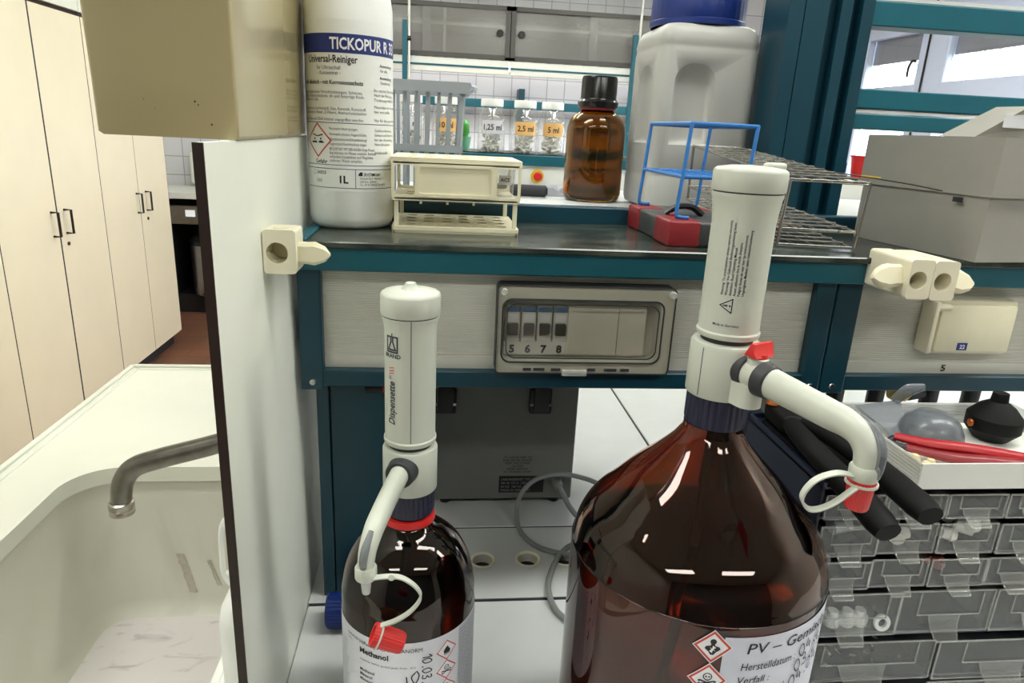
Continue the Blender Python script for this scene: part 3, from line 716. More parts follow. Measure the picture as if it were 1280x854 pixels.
# socket box on the second panel
t = thing('socket_box', 'beige flap-covered socket box with small blue 22 sticker', 'socket', (.68, .82, 1.28))
MB().box(.642, .76, .800, .8192, 1.278, 1.352, .004, 2).build('housing', 'ivory', t)
c = MB().box(.648, .755, .793, .80, 1.283, 1.346, .003, 2).build('flap', 'cream', t)
MB().box(.638, .6445, .792, .8192, 1.280, 1.350, .002, 2).build('hinge', 'ivory', t)
MB().cyl((.641, .797, 1.342), (.660, .797, 1.342), .005, n=14).build('hinge_pin', 'ivory', t)
s_ = MB().box(.680, .694, .7922, .793, 1.286, 1.296).build('sticker', 'ink_blue', c, smooth=0)
MB().text('22', .0075, XZ(.7919), (.687, 1.2883), 'CENTER', .02).build('lettering', 'ink_white', s_, smooth=0)

# ------------------------------------------------------------------ clamp blocks on the rail
def holed_block(x0, x1, y0, y1, z0, z1, hx, hz, r):
    mb = MB(); q = .004
    mb.plate(rrect(x0, x1, z0, z1, q, 4), [circ(hx, hz, r, 28)], y1-y0, XZ(y0))
    return mb
def wing(p, d, s, up):
    """pointed wing nut: hub and a tapering blade along d"""
    mb = MB(); p = Vector(p); d = Vector(d).normalized(); u = Vector(up).normalized(); n = d.cross(u)
    L = []
    for t_, w, h in ((0, .0105, .0075), (.008, .0105, .0075), (.016, .0115, .006), (.026, .0075, .004), (.031, .0015, .002)):
        c = p+d*t_*s
        L.append([c+u*w*s*a+n*h*s*b for a, b in ((-1, -.5), (-.7, -1), (.7, -1), (1, -.5), (1, .5), (.7, 1), (-.7, 1), (-1, .5))])
    return mb.loft(L, True, True)
def clamp(label, x0, x1, y0, y1, z0, z1, wp, wd, wup, dark=None):
    t = thing('rod_clamp', label, 'clamp', ((x0+x1)/2, y1, z0), 'cream rod clamps on the shelf rail')
    hx, hz = (x0+x1)/2-.0025, (z0+z1)/2-.001
    holed_block(x0, x1, y0, y1, z0, z1, hx, hz, .0105).build('block', 'ivory', t)
    MB().cyl((hx, y1-.006, hz), (hx, y1-.001, hz), .0104, n=24).build('bore_end', 'dark_rubber' if dark else 'cream', t)
    w = wing(wp, wd, 1. if wp[0] < 0 else 1.25, wup).build('wing_screw', 'cream', t)
    MB().lathe([(.008, 0), (.008, .0006), (0, .0008)], ((x0+x1)/2, (y0+y1)/2-.005, z1)).build('plug', 'cream', t)
    return t
c_ = clamp('cream rod clamp by the white partition end of the teal rail', -.1690, -.1375, .684, .721, 1.3885, 1.432, (-.1375, .699, 1.408), (1, -.12, -.03), (0, 0, 1))
MB().cyl((-.153, .720, 1.392), (-.153, .797, 1.392), .006, n=16).build('rod', 'ivory', c_)
clamp('cream rod clamp on the rail with wing pointing to the wire rack', .5335, .5625, .715, .7945, 1.371, 1.4165, (.5335, .735, 1.394), (-1, -.25, 0), (0, .35, 1))
clamp('cream rod clamp with dark bore and wing under the grey carton', .5632, .5935, .715, .7945, 1.370, 1.4155, (.5935, .74, 1.39), (1, -.1, -.1), (0, .35, 1), 1)

# ------------------------------------------------------------------ partition
t = thing('partition_board', 'white laminate partition board with dark brown edge beside the sink', 'partition', (-.1755, .8, 0))
MB().box(-.1775, -.170, .537, 1.10, 0, 1.5155).build('board', 'laminate', t, smooth=0)
MB().box(-.1777, -.1698, .5355, .537, 0, 1.5157).build('edge_band', 'brown', t, smooth=0)

# ------------------------------------------------------------------ beige appliance on the partition
t = thing('wall_appliance', 'large beige enamelled box appliance perched on the partition top', 'appliance', (-.223, .76, 1.516))
L = []
for z, o in ((1.516, .004), (1.5185, .0), (1.56, -.0005), (1.60, -.0015), (1.66, -.002), (1.74, -.003), (1.76, .0)):
    L.append([(x, y, z) for x, y in rrect(-.2795+o, -.1670-o*.3, .62, 1.0, .0035, 4)])
MB().loft(L, True, True).build('housing', 'beige', t, smooth=22)
mb = MB()
for z, r, x in ((1.545, .0008, -.2), (1.5425, .0006, -.1975), (1.5275, .0008, -.188), (1.545, .0004, -.24), (1.538, .0003, -.232)): mb.cyl((x, .6205, z), (x, .6195, z), r, n=8)
mb.build('speck', 'dark_metal', t)

# ------------------------------------------------------------------ sink
t = thing('laboratory_sink', 'off-white moulded laboratory sink unit with raised rim and deep basin', 'sink', (-.48, 1.0, 0))
SX0, SX1, SY0, SY1 = -.789, -.1795, .18, 1.778
hole = rrect(-.655, -.1915, .33, 1.216, .085, 10)
top = MB().plate([(SX0, SY0), (SX1, SY0), (SX1, SY1), (SX0, SY1)], [hole], -.03, XY(.9)).build('worktop', 'sink', t, smooth=30)
mb = MB(); mb.box(SX0, SX0+.012, SY0, SY1, .898, .907, .004, 3); mb.box(SX0+.021, SX0+.029, SY0+.02, SY1-.02, .8975, .9025, .002, 2)
mb.box(SX0, SX1, SY1-.012, SY1, .898, .907, .004, 3); mb.box(SX0+.021, SX1, SY1-.029, SY1-.021, .8975, .9025, .002, 2)
mb.build('rim', 'sink', t)
lo = [[(x, y, .9) for x, y in hole], [(x, y, .868) for x, y in hole]]
h2 = rrect(-.663, -.1905, .32, 1.226, .09, 10); h3 = rrect(-.640, -.1915, .34, 1.203, .07, 10); h4 = rrect(-.632, -.196, .35, 1.195, .06, 10); h5 = rrect(-.618, -.21, .365, 1.18, .05, 10)
lo2 = [[(x, y, .869) for x, y in h2], [(x, y, .62) for x, y in h3], [(x, y, .602) for x, y in h4], [(x, y, .592) for x, y in h5]]
MB().loft(lo2).build('basin', 'basin', t, smooth=50)
MB().plate(rrect(-.645, -.19, .335, 1.208, .06, 8), [circ(-.42, .62, .03, 24)], -.012, XY(.5925)).build('basin_floor', 'basin_floor', t, smooth=0)
MB().lathe([(.03, -.0005), (.034, .001), (.030, .002), (.022, -.004), (0, -.006)], (-.42, .62, .5925), 28).build('drain', 'old_steel', t)
rs = random.Random(3); M['smear'] = mat('limescale_smear', (176, 170, 158), .6, var=.12, scale=90)
def smear(x0, z0, x1, z1, w):
    st = MB(); pts = []; n = 14
    for k in range(n+1):
        s = k/n; pts.append((x0+(x1-x0)*s+rs.uniform(-.0012, .0012), z0+(z1-z0)*s, w*rs.uniform(.8, 1.1)))
    yy = lambda z: 1.203+(z-.62)/(.869-.62)*.023-.0012
    L = [(st.bm.verts.new((x-ww, yy(z), z)), st.bm.verts.new((x+ww, yy(z), z))) for x, z, ww in pts]
    for (a, b), (c, d) in zip(L, L[1:]): st.bm.faces.new((a, b, d, c))
    st.build('stain', 'smear', t, smooth=0)
smear(-.49, .715, -.47, .632, .008); smear(-.437, .70, -.42, .645, .004)
mb = MB(); mb.box(SX0+.01, SX0+.03, SY0+.02, SY1-.02, 0, .87); mb.box(SX1-.012, SX1-.002, SY0+.02, SY1-.02, 0, .58); mb.box(SX0+.01, SX1, SY0+.02, SY0+.04, 0, .87); mb.box(SX0+.01, SX1, SY1-.04, SY1-.02, 0, .87)
mb.build('base_cabinet', 'laminate', t, smooth=0)

t = thing('sink_tap', 'tarnished grey swan-neck spout over the sink basin', 'tap', (-.1815, .9, 1.16))
MB().tube([(-.185, .9, 1.146), (-.24, .9, 1.124), (-.30, .9, 1.1005), (-.375, .9, 1.079), (-.412, .9, 1.065), (-.4295, .9, 1.042), (-.4355, .9, 1.013)], [.0132, .0138, .0142, .0142, .0138], 18, 8).build('spout', 'old_steel', t)
MB().lathe([(.0125, .0), (.0165, .001), (.0168, .006), (.0155, .008), (.0168, .010), (.0165, .018), (.0135, .020)], (-.4358, .9, .993), 28).build('aerator', 'brushed', t)
MB().cyl((-.4358, .9, .9932), (-.4358, .9, .996), .0158, n=28).build('lime_ring', mat('limescale_yellow', (176, 164, 108), .7, var=.3, scale=400), t)
MB().cyl((-.21, .9, 1.137), (-.1815, .9, 1.147), .022, n=24, bev=.003).build('body', 'old_steel', t)

t = thing('plastic_tub', 'white plastic tub standing in the sink under the jerrycan', 'tub', (-.24, .66, .5925))
L = [[(x, y, z) for x, y in rrect(-.284-o, -.2+o*.2, .47-o, .872+o, .015, 5)] for z, o in ((.5928, 0), (.60, .003), (.785, .007), (.8, .009))]
MB().loft(L, True, True).build('body', 'hdpe', t, smooth=40)
MB().plate(rrect(-.2965, -.1945, .458, .884, .018, 5), [rrect(-.286, -.2, .475, .87, .014, 5)], .008, XY(.7935)).build('rim', 'white_plastic', t)
t = thing('jerrycan', 'slim white jerrycan standing in the sink behind the partition edge', 'jerrycan', (-.222, .74, .80))
L = [[(x, y, z) for x, y in rrect(-.240+o, -.1815-o, .662+o, .800-o, .016, 6)] for z, o in ((.8016, .006), (.806, .001), (.82, 0), (.985, 0), (1.005, .003), (1.02, .014))]
MB().loft(L, True, True).build('body', 'hdpe', t, smooth=50)
MB().tube([(-.219, .692, 1.012), (-.2335, .692, 1.035), (-.2355, .692, 1.060), (-.2330, .692, 1.098), (-.222, .692, 1.113), (-.20, .692, 1.113), (-.192, .692, 1.09), (-.195, .692, 1.040), (-.2150, .692, 1.036), (-.2330, .692, 1.040)], .0033, 10, 6).build('handle', 'hdpe', t)
MB().lathe([(0, 0), (.019, 0), (.019, .02), (.017, .022), (0, .022)], (-.219, .765, 1.02), 30, rib=15, amp=.001).build('cap', 'white_plastic', t)
# ------------------------------------------------------------------ white label bottle (1 L)
ax, ay, R = -.1125, .932, .0535
t = thing('cleaner_bottle', 'white one-litre detergent bottle with blue-banded printed label on the shelf', 'bottle', (ax, ay, SHELF))
MB().lathe([(0, .0025), (.040, .0), (.047, .0012), (.0515, .006), (R, .014), (R, .262), (.051, .276), (.042, .290), (.028, .300), (.024, .304), (.024, .312), (0, .312)], (ax, ay, SHELF), 64).build('body', 'hdpe', t)
MB().lathe([(.0245, .312), (.0275, .312), (.0275, .336), (.026, .338), (0, .338)], (ax, ay, SHELF), 56, rib=28, amp=.001).build('cap', 'blue', t)
f0 = math.atan2(-ax, ay)          # the direction of the viewer round the bottle: the printed front turns a little away from it
lab = patch(ax, ay, R, f0-1.35, f0+1.75, 1.4525, 1.648, 70, .0003).build('label', 'hdpe', t)
wf = wrap(ax, ay, R+.0006, f0)
band = patch(ax, ay, R, f0-1.35, f0+1.75, 1.6115, 1.6325, 70, .0005).build('blue_band', 'ink_blue', lab)
mb = MB(); w2 = wrap(ax, ay, R+.0011, f0); mb.text('TICKOPUR R 33', .0178, w2, (-.0225, 1.6157), 'LEFT', .026, sx=.74); mb.build('title', 'ink_white', lab, smooth=0)
zb = lambda y: 1.6326-(y-42)*(.1763/194)-((y-42)*(236-y))*(-2.5e-8)      # photo row -> height on the label
mb = MB()
def lines(mb, fn, x, z, rows, size, lead, **k):
    for i, s in enumerate(rows): mb.text(s, size, fn, (x, z-i*lead), **k)
mb.text('Universal-Reiniger', .0118, wf, (-.0560, zb(77)), 'LEFT', .018, fit=.0655)
mb.text('mild alkalisch - mit Korrosionsschutz', .0064, wf, (-.068, zb(103.5)), 'LEFT', .022, fit=.084)
mb.text('1L', .0125, wf, (-.0165, zb(229)), 'LEFT', .03)
mb.text('Gefahr', .0068, wf, (-.0485, zb(204)), 'LEFT', .012, fit=.0185)
mb.text('DR H STAMM GmbH', .0052, wf, (.0150, zb(219)), 'LEFT', .02, fit=.0225)
mb.poly([(.0085, zb(219)), (.0135, zb(219)), (.0135, zb(214)), (.0115, zb(216.5)), (.0105, zb(214)), (.0085, zb(216.5))], wf)
mb.build('lettering', 'ink', lab, smooth=0)
mb = MB()
mb.text('für Ultraschall', .0062, wf, (-.0415, zb(85.5)), fit=.0310); mb.text('- Konzentrat -', .0062, wf, (-.0405, zb(92)), fit=.0300)
for y, s, f_ in ((115, 'gegen allgemeine Verschmutzungen, Schmutz,', .084), (120, 'Kalk-, Polierrückstände, öl- und fettartige Rück-', .086), (124.5, 'stände mit, Salz', .028),
                 (135.5, 'Geeignet aus Leichtmetall, Glas, Keramik, Kunststoff,', .088), (140.5, 'Kautschuken, Butan, Z-Fibern, Atemschutzmasken', .088), (149, 'Kein Zinn und Zink können angegriffen werden.', .085)):
    mb.text(s, .0050, wf, (-.069, zb(y)), fit=f_)
for y, s, f_ in ((160.5, 'Verursacht Hautreizungen.', .0350), (167.5, 'Verursacht schwere Augenschäden.', .0460), (174, 'Schutzhandschuhe/Schutzkleidung/', .0460), (180, 'Augenschutz/Gesichtsschutz tragen.', .0460),
                 (186.5, 'BEI KONTAKT MIT DEN AUGEN: Einige Minuten', .0560), (191.5, 'lang behutsam mit Wasser ausspülen. Eventuell', .0580), (196.5, 'vorhandene Kontaktlinsen nach Möglichkeit', .0540), (201.5, 'entfernen. Weiter ausspülen.', .0400)):
    mb.text(s, .0048, wf, (-.0265, zb(y)), fit=f_)
for y, s, f_ in ((223.5, 'Chemische Fabrik · Heinrichstr. 1-2', .034), (228, '12207 Berlin · GERMANY', .022), (232, 'Tel.: +49 30 76880280, Fax +49 30', .036)): mb.text(s, .0038, wf, (.0100, zb(y)), fit=f_)
mb.text('240828', .0062, wf, (-.0475, zb(218.5)), fit=.0150); mb.text('030', .0058, wf, (-.0475, zb(229)))
for y, s in ((79, 'Anwendung:'), (94, 'Anwendung:')): mb.text(s, .0050, wf, (.0390, zb(y)), bold=.02)
for y, s in ((85, 'für alle'), (100, 'Dosierung:')): mb.text(s, .0048, wf, (.0400, zb(y)))
for y, s in ((110, 'Bei starken Verschmutzungen'), (116, 'Nach der Reinigung'), (122, 'Trocknung empfohlen'), (131, 'Materialien vor Anwendung'), (137, 'hier erst prüfen'), (148, 'Nur für den gewerblichen'), (161, 'Gefahrenhinweise'), (167, 'Schutz und Sicherheit'), (173, 'bei der Anwendung'), (179, 'Notrufnummer'), (190, 'Inhaltsstoffe')):
    mb.text(s, .0046, wf, (.0300, zb(y)))
mb.build('small_print', 'ink_grey', lab, smooth=0)
mb = MB(); rect = lambda a, b, c, d: [(a+(b-a)*k/24, c) for k in range(25)]+[(b-(b-a)*k/24, d) for k in range(25)]
def rule(a, b, z, h=.0007, fn=wf):
    n = 40
    for k in range(n):
        u0, u1 = a+(b-a)*k/n, a+(b-a)*(k+1)/n; mb.poly([(u0, z), (u1, z), (u1, z+h), (u0, z+h)], fn)
for y in (152, 206, 211, 236): rule(-.07, .085, zb(y))
mb.poly([(.0045, zb(236)), (.0052, zb(236)), (.0052, zb(211)), (.0045, zb(211))], wf)
mb.stroke([(-.0535, zb(219)), (-.0495, zb(219)), (-.0495, zb(213)), (-.0535, zb(213)), (-.0535, zb(219))], .0004, wf, 0)
mb.build('rule', 'ink_blue', lab, smooth=0)
a_, b_ = MB(), MB()
# GHS corrosion sign, narrow diamond on the turned-away side
diamond(None, a_, b_, -.0435, zb(174.5), .0205, wrap(ax, ay, R+.0003, f0), 'corrosion', .11)
dd = a_.build('hazard_frame', 'ink_red', lab, smooth=0); b_.build('hazard_symbol', 'ink', dd, smooth=0)

# ------------------------------------------------------------------ amber reagent bottle, 1 L
ax, ay = .2745, 1.24
t = thing('amber_bottle', 'amber reagent bottle with black screw cap beside the white canister', 'bottle', (ax, ay, DECK))
R = .0515
outer = [(0, .005), (.038, .0), (.0455, .001), (.0495, .006), (R, .015), (R, .116), (.0504, .127), (.0468, .1375), (.0410, .1450), (.0340, .1498), (.0292, .1522), (.0275, .1555), (.0275, .175)]
inner = [(.0235, .175), (.0235, .1540), (.0310, .1475), (.0385, .1420), (.0442, .1345), (.0473, .125), (.0484, .115), (.0484, .018), (.046, .011), (.034, .006), (0, .0095)]
MB().lathe(outer+inner, (ax, ay, DECK), 64).build('glass', 'amber_small', t)
MB().lathe([(0, .0098), (.034, .0064), (.0460, .0113), (.0486, .018), (.0486, .054), (0, .054)], (ax, ay, DECK), 64).build('liquid', glass('gold_liquid', (.9, .8, .62), 0, 1.34), t)
MB().lathe([(.0276, .1585), (.0352, .1590), (.0358, .1605), (.0356, .1680), (.0330, .1705), (.0316, .1720), (.0312, .1735), (.0306, .2060), (.0290, .2095), (.012, .2105), (0, .2101)], (ax, ay, DECK), 96, rib=32, amp=.0005, ribz=(.174, .2065)).build('cap', 'gloss_black', t)
MB().lathe([(.0276, .1545), (.0318, .1545), (.0318, .1583), (.0276, .1583)], (ax, ay, DECK), 40).build('seal_ring', 'dull_red', t)

# ------------------------------------------------------------------ white 10 L canister with blue cap
cx, cy, z = .4165, 1.1835, DECK
t = thing('white_canister', 'big white translucent canister with blue screw cap behind the blue rack', 'canister', (cx, cy, z))
def cross(o, zz, r=.020): return [(x, y, z+zz) for x, y in rrect(cx-.0805+o, cx+.0805-o, cy-.0825+o, cy+.0825-o, r, 8)]
L = [cross(.012, .0005), cross(.003, .004), cross(0, .012), cross(0, .050), cross(.0012, .053), cross(.0012, .057), cross(0, .060), cross(0, .245), cross(.001, .249), cross(.001, .254), cross(0, .258), cross(.002, .270), cross(.007, .280), cross(.014, .2845), cross(.03, .286, .015)]
body = MB().loft(L, True, True).build('body', 'canister', t, smooth=45)
def arch(x0, x1, z0_, z1_, n=10):
    r = (x1-x0)/2*.85; return [(x0, z0_), (x1, z0_)]+[(x1-r+r*math.cos(PI/2*k/n), z1_-r+r*math.sin(PI/2*k/n)) for k in range(n+1)]+[(x0+r-r*math.sin(PI/2*k/n), z1_-r+r*math.cos(PI/2*k/n)) for k in range(n+1)]
def carve(o, loops):
    c = MB().loft(loops, True, True).build('cutter', 'canister', smooth=0)
    c.data.transform(Matrix.Translation(-o.parent.location))
    md = o.modifiers.new('b', 'BOOLEAN'); md.operation = 'DIFFERENCE'; md.solver = 'EXACT'; md.object = c
    c.parent = None; c.location = (0, 0, 0); loc = o.parent.location.copy(); o.parent.location = (0, 0, 0)
    dg = bpy.context.evaluated_depsgraph_get(); dg.update(); me = bpy.data.meshes.new_from_object(o.evaluated_get(dg))
    o.modifiers.clear(); old = o.data; o.data = me; bpy.data.objects.remove(c); o.parent.location = loc
    for q_ in me.polygons: q_.use_smooth = True
    me.set_sharp_from_angle(angle=math.radians(50))
fy = cy-.0825; A_ = arch(cx-.055, cx+.010, z+.105, z+.226); ac = Vector((cx-.022, z+.150))
carve(body, [[(ac.x+(x-ac.x)*k, fy+d, ac.y+(zz-ac.y)*k) for x, zz in A_] for k, d in ((1.06, -.004), (1.0, .0003), (.86, .010), (.70, .013))])
fx = cx-.0805; A2 = arch(cy-.050, cy+.03, z+.105, z+.226); a2 = Vector((cy-.010, z+.150))
carve(body, [[(fx+d, a2.x+(y-a2.x)*k, a2.y+(zz-a2.y)*k) for y, zz in A2] for k, d in ((1.06, -.004), (1.0, .0003), (.86, .008), (.70, .010))])
MB().lathe([(.074, .288), (.075, .290), (.075, .335), (.072, .338), (0, .338)], (cx-.001, cy, z), 120, rib=40, amp=.0015, ribz=(.296, .336)).build('cap', 'blue', t)
MB().lathe([(.074, .2845), (.0765, .286), (.0765, .293), (.0755, .294)], (cx-.001, cy, z), 48).build('tamper_ring', 'blue', t)

t = thing('dark_roll', 'dark grey roll lying on the pale rear deck beside the amber bottle', 'roll', (.145, 1.27, DECK))
MB().cyl((.105, 1.272, DECK+.011), (.197, 1.262, DECK+.011), .0105, .0105, 24, .003).build('roll', 'dark_rubber', t)
MB().cyl((.197, 1.262, DECK+.011), (.1985, 1.2618, DECK+.011), .006, n=16).build('core', 'black', t)
t = thing('paper_towel', 'crumpled white paper towel on the pale rear deck beside the amber bottle', 'paper towel', (.225, 1.32, DECK))
mb = MB(); rt = random.Random(11); b = mb.bm; G_ = [[b.verts.new((.190+.10*i/8, 1.285+.07*j/6, DECK+.0015+(0 if i in (0, 8) or j in (0, 6) else rt.uniform(.004, .020)))) for j in range(7)] for i in range(9)]
for i in range(8):
    for j in range(6): b.faces.new((G_[i][j], G_[i+1][j], G_[i+1][j+1], G_[i][j+1]))
bmesh.ops.solidify(b, geom=b.faces[:], thickness=.0008); mb.build('sheet', 'paper', t, smooth=20)

# ------------------------------------------------------------------ grey basket
t = thing('slotted_basket', 'grey slotted plastic basket behind the cream tube rack', 'basket', (-.04, 1.17, DECK))
bx0_, bx1_, y0, y1, z0, z1 = -.135, .030, 1.115, 1.235, DECK, 1.600
fl = lambda zz: (zz-z0)/(z1-z0)*.009         # walls lean out
mb = MB(); mb.box(bx0_, bx1_, y0, y1, z0+.0005, z0+.008)
for sy, yy in ((-1, y0), (1, y1)):
    for k in range(11):
        x = bx0_+.004+(bx1_-bx0_-.008)*k/10; kx = (x-(bx0_+bx1_)/2)/((bx1_-bx0_)/2)
        L = [[(x+kx*fl(zz)+a*.0028, yy+sy*fl(zz)*.6+b*.002, zz) for a, b in ((-1, -1), (1, -1), (1, 1), (-1, 1))] for zz in (z0+.006, z1-.014)]
        mb.loft(L, True, True)
mb.build('slotted_wall', 'grey_basket', t, smooth=0)
mb = MB()
for sx, xx in ((-1, bx0_), (1, bx1_)):
    L = [[(xx+sx*fl(zz)-.0015, y0-fl(zz)*.6, zz), (xx+sx*fl(zz)+.0015, y0-fl(zz)*.6, zz), (xx+sx*fl(zz)+.0015, y1+fl(zz)*.6, zz), (xx+sx*fl(zz)-.0015, y1+fl(zz)*.6, zz)] for zz in (z0+.001, z1-.01)]
    mb.loft(L, True, True)
mb.build('end_wall', 'pale_grey', t, smooth=0)
MB().box(bx0_-.007, bx1_+.007, y0-.0065, y0-.003, 1.4965, 1.507).build('cross_band', 'grey_basket', t, smooth=0)
MB().plate(rrect(bx0_-.017, bx1_+.017, y0-.012, y1+.012, .006, 3), [rrect(bx0_-.011, bx1_+.011, y0-.006, y1+.006, .004, 3)], .016, XY(z1-.016)).build('rim', 'grey_basket', t, smooth=0)
for x in (bx1_+.017,): MB().tube([(x, y0+.01, z1-.004), (x+.008, y0+.02, z1-.006), (x+.008, y1-.02, z1-.006), (x, y1-.01, z1-.004)], .0035, 8, 5).build('handle', 'pale_grey', t)

# ------------------------------------------------------------------ cream test tube rack
t = thing('tube_rack', 'cream plastic test tube rack with drilled base beside the white bottle', 'rack', (.02, .94, SHELF))
x0, x1, y0, y1 = -.0575, .1030, .872, 1.012
holes = [circ(x0+.022+i*.0235, y0+.024+j*.031, .0075, 14) for i in range(6) for j in range(4)]
MB().plate(rrect(x0, x1, y0, y1, .004, 3), holes, -.005, XY(SHELF+.0085)).build('base_plate', 'cream', t, smooth=30)
mb = MB(); mb.box(x0+.002, x1-.002, y0+.001, y0+.004, SHELF+.0002, SHELF+.005); mb.box(x0+.002, x1-.002, y1-.004, y1-.001, SHELF+.0002, SHELF+.005); mb.box(x0+.001, x0+.004, y0+.001, y1-.001, SHELF+.0002, SHELF+.005); mb.box(x1-.004, x1-.001, y0+.001, y1-.001, SHELF+.0002, SHELF+.005)
mb.build('base_skirt', 'cream', t, smooth=0)
MB().plate(rrect(x0, x1, y0, y1, .004, 3), holes, -.0035, XY(1.449)).build('middle_plate', 'cream', t, smooth=30)
MB().plate(rrect(x0-.001, x1+.001, y0, y1, .004, 3), holes, -.0075, XY(1.4975)).build('top_plate', 'cream', t, smooth=30)
for x in (x0+.003, x1-.0085):
    for y in (y0+.002, y1-.0075): MB().box(x, x+.0055, y, y+.0055, SHELF+.005, 1.446, .0008, 1).build('leg', 'cream', t, smooth=0)
for yy in (y0, y1-.004):
    f = MB().plate(rrect(x0, x1, 1.447, 1.492, .002, 2), [rrect(x0+.0035, x0+.0285, 1.4525, 1.4885, .004, 3), rrect(x1-.030, x1-.0035, 1.4525, 1.4885, .004, 3)], .004, XZ(yy)).build('window_wall', 'cream', t, smooth=30)
    MB().plate(rrect(x0+.030, x1-.0325, 1.4505, 1.4905, .003, 3), [rrect(x0+.0345, x1-.037, 1.4545, 1.4865, .003, 3)], .0018, XZ(yy-.0017 if yy == y0 else yy+.004)).build('raised_border', 'cream', f, smooth=30)
mb = MB()
for k in range(3): mb.cyl((x0+.036+k*.033, y0+.004, 1.4455), (x0+.036+k*.033, y0+.004, 1.4415), .0016, n=10)
mb.build('peg', 'cream', t)
# clear cup standing in the rack opening
t = thing('plastic_cup', 'small clear plastic cup in the end opening of the cream rack', 'cup', (.087, .93, 1.449))
MB().lathe([(0, 0), (.0125, 0), (.0145, .034), (.0150, .036), (.0138, .036), (.0118, .0015), (0, .0015)], (.0865, .925, 1.4492), 28).build('cup', 'clear', t)
MB().box(.0785, .0945, .9105, .9108, 1.466, 1.478).build('label', 'paper', t, smooth=0)
MB().text('ACS', .0065, XZ(.9102), (.0865, 1.470), 'CENTER', .02).build('lettering', 'ink', t, smooth=0)

# ------------------------------------------------------------------ flat grey device with red corners
t = thing('flat_device', 'flat worn grey device with red corner blocks under the blue rack', 'device', (.35, .94, SHELF))
x0, x1, y0, y1, z1 = .285, .393, .826, 1.0185, 1.4375
MB().box(x0+.001, x1, y0+.001, y1-.001, SHELF+.0003, z1-.0008, .004, 3).build('body', 'device', t)
for a, b, c, d in ((x0, x0+.040, y0, y0+.060), (x0, x0+.038, y1-.055, y1), (x1-.034, x1+.001, y0, y0+.050), (x1-.034, x1+.001, y1-.05, y1)):
    k = MB().box(a-.001, b, c-.001, d, SHELF, z1, .003, 3).build('corner_block', 'dull_red', t)
    MB().cyl(((a+b)/2, d-.008, z1-.001), ((a+b)/2, d-.008, z1+.004), .004, n=14, bev=.001).build('stud', 'dull_red', k)
MB().tube([(.305, .905, z1), (.318, .90, z1+.010), (.338, .90, z1+.010), (.352, .895, z1)], .004, 10, 6, squash=2.2).build('carry_strap', 'black', t)

# ------------------------------------------------------------------ blue wire rack on the device
zb, zt, zm = z1+.0022, 1.553, 1.489
P00, P10, P01, P11 = Vector((.298, .846, 0)), Vector((.386, .852, 0)), Vector((.296, 1.008, 0)), Vector((.386, 1.010, 0))
# leans outwards slightly towards the top
def q(p, zz): return Vector((p.x+(zz-zb)*.10, p.y+(zz-zb)*.10, zz))
t = thing('wire_rack', 'blue coated wire tube rack standing on the flat grey device', 'rack', (.35, .95, z1))
r = .0021
for n_, zz, rr in (('top_ring', zt, .0028), ('middle_ring', zm, .0024)):
    o = MB().tube([q(P00, zz), q(P10, zz), q(P11, zz), q(P01, zz)], rr, 10, 0, True).build(n_, 'blue_wire', t)
    mb = MB()
    for k in range(1, 7): a, b = q(P00, zz).lerp(q(P01, zz), k/7), q(P10, zz).lerp(q(P11, zz), k/7); mb.tube([a, b], .0011, 6)
    for k in range(1, 4): a, b = q(P00, zz).lerp(q(P10, zz), k/4), q(P01, zz).lerp(q(P11, zz), k/4); mb.tube([a, b], .0011, 6)
    mb.build('grid', 'blue_wire', o)
for p, d in ((P00, 1), (P10, -1), (P01, 1), (P11, -1)):
    MB().tube([q(p, zt), q(p, zm), q(p, zb+.006), q(p, zb+.0005)+Vector((d*.004, 0, 0)), q(p, zb)+Vector((d*.016, -.004, 0))], .0025, 10, 4).build('leg', 'blue_wire', t)

# ------------------------------------------------------------------ long steel wire rack
t = thing('steel_rack', 'long stainless wire tube rack between the dispenser and grey carton', 'rack', (.49, .95, SHELF))
A, B, Cc, D = Vector((.4415, .855, 0)), Vector((.5395, .8385, 0)), Vector((.478, 1.090, 0)), Vector((.400, 1.090, 0))
tilt = lambda p: max(0, (p.y-.855))/.235*.033
def w(p, zz): return Vector((p.x+(zz-1.405)*.06*(1-(p.y-.85)/.24), p.y, zz+tilt(p)))
for n_, zz in (('top_grid', 1.4915), ('middle_grid', 1.429), ('bottom_grid', 1.4085)):
    a, b, c, d = w(A, zz), w(B, zz), w(Cc, zz), w(D, zz)
    o = MB().tube([a, b, c, d], .0020, 8, 0, True).build(n_, 'steel', t)
    for k in range(1, 13):
        MB().tube([a.lerp(d, k/13)+Vector((0, 0, .0018)), b.lerp(c, k/13)+Vector((0, 0, .0018))], .0013, 6).build('rod', 'steel', o)
    for k in range(1, 4):
        MB().tube([a.lerp(b, k/4)-Vector((0, .004, 0)), d.lerp(c, k/4)], .0012, 6).build('rod', 'steel', o)
for p in (A, B, Cc, D): MB().tube([w(p, 1.4915), w(p, 1.429), w(p, 1.4085)], .0023, 8).build('leg', 'steel', t)
t = thing('metal_spatula', 'dark metal spatula with yellow tip lying from the wire rack to the carton', 'spatula', (.58, .84, 1.494))
MB().ribbon([(.525, .905, 1.5015), (.56, .86, 1.4975), (.585, .815, 1.4935), (.602, .785, 1.4895)], .008, .0012, (.6, .6, 0), 4).build('blade', 'dark_metal', t)
MB().ribbon([(.552, .871, 1.4995), (.566, .853, 1.4985)], .006, .0012, (.6, .6, 0), 4).build('tip', 'yellow', t)

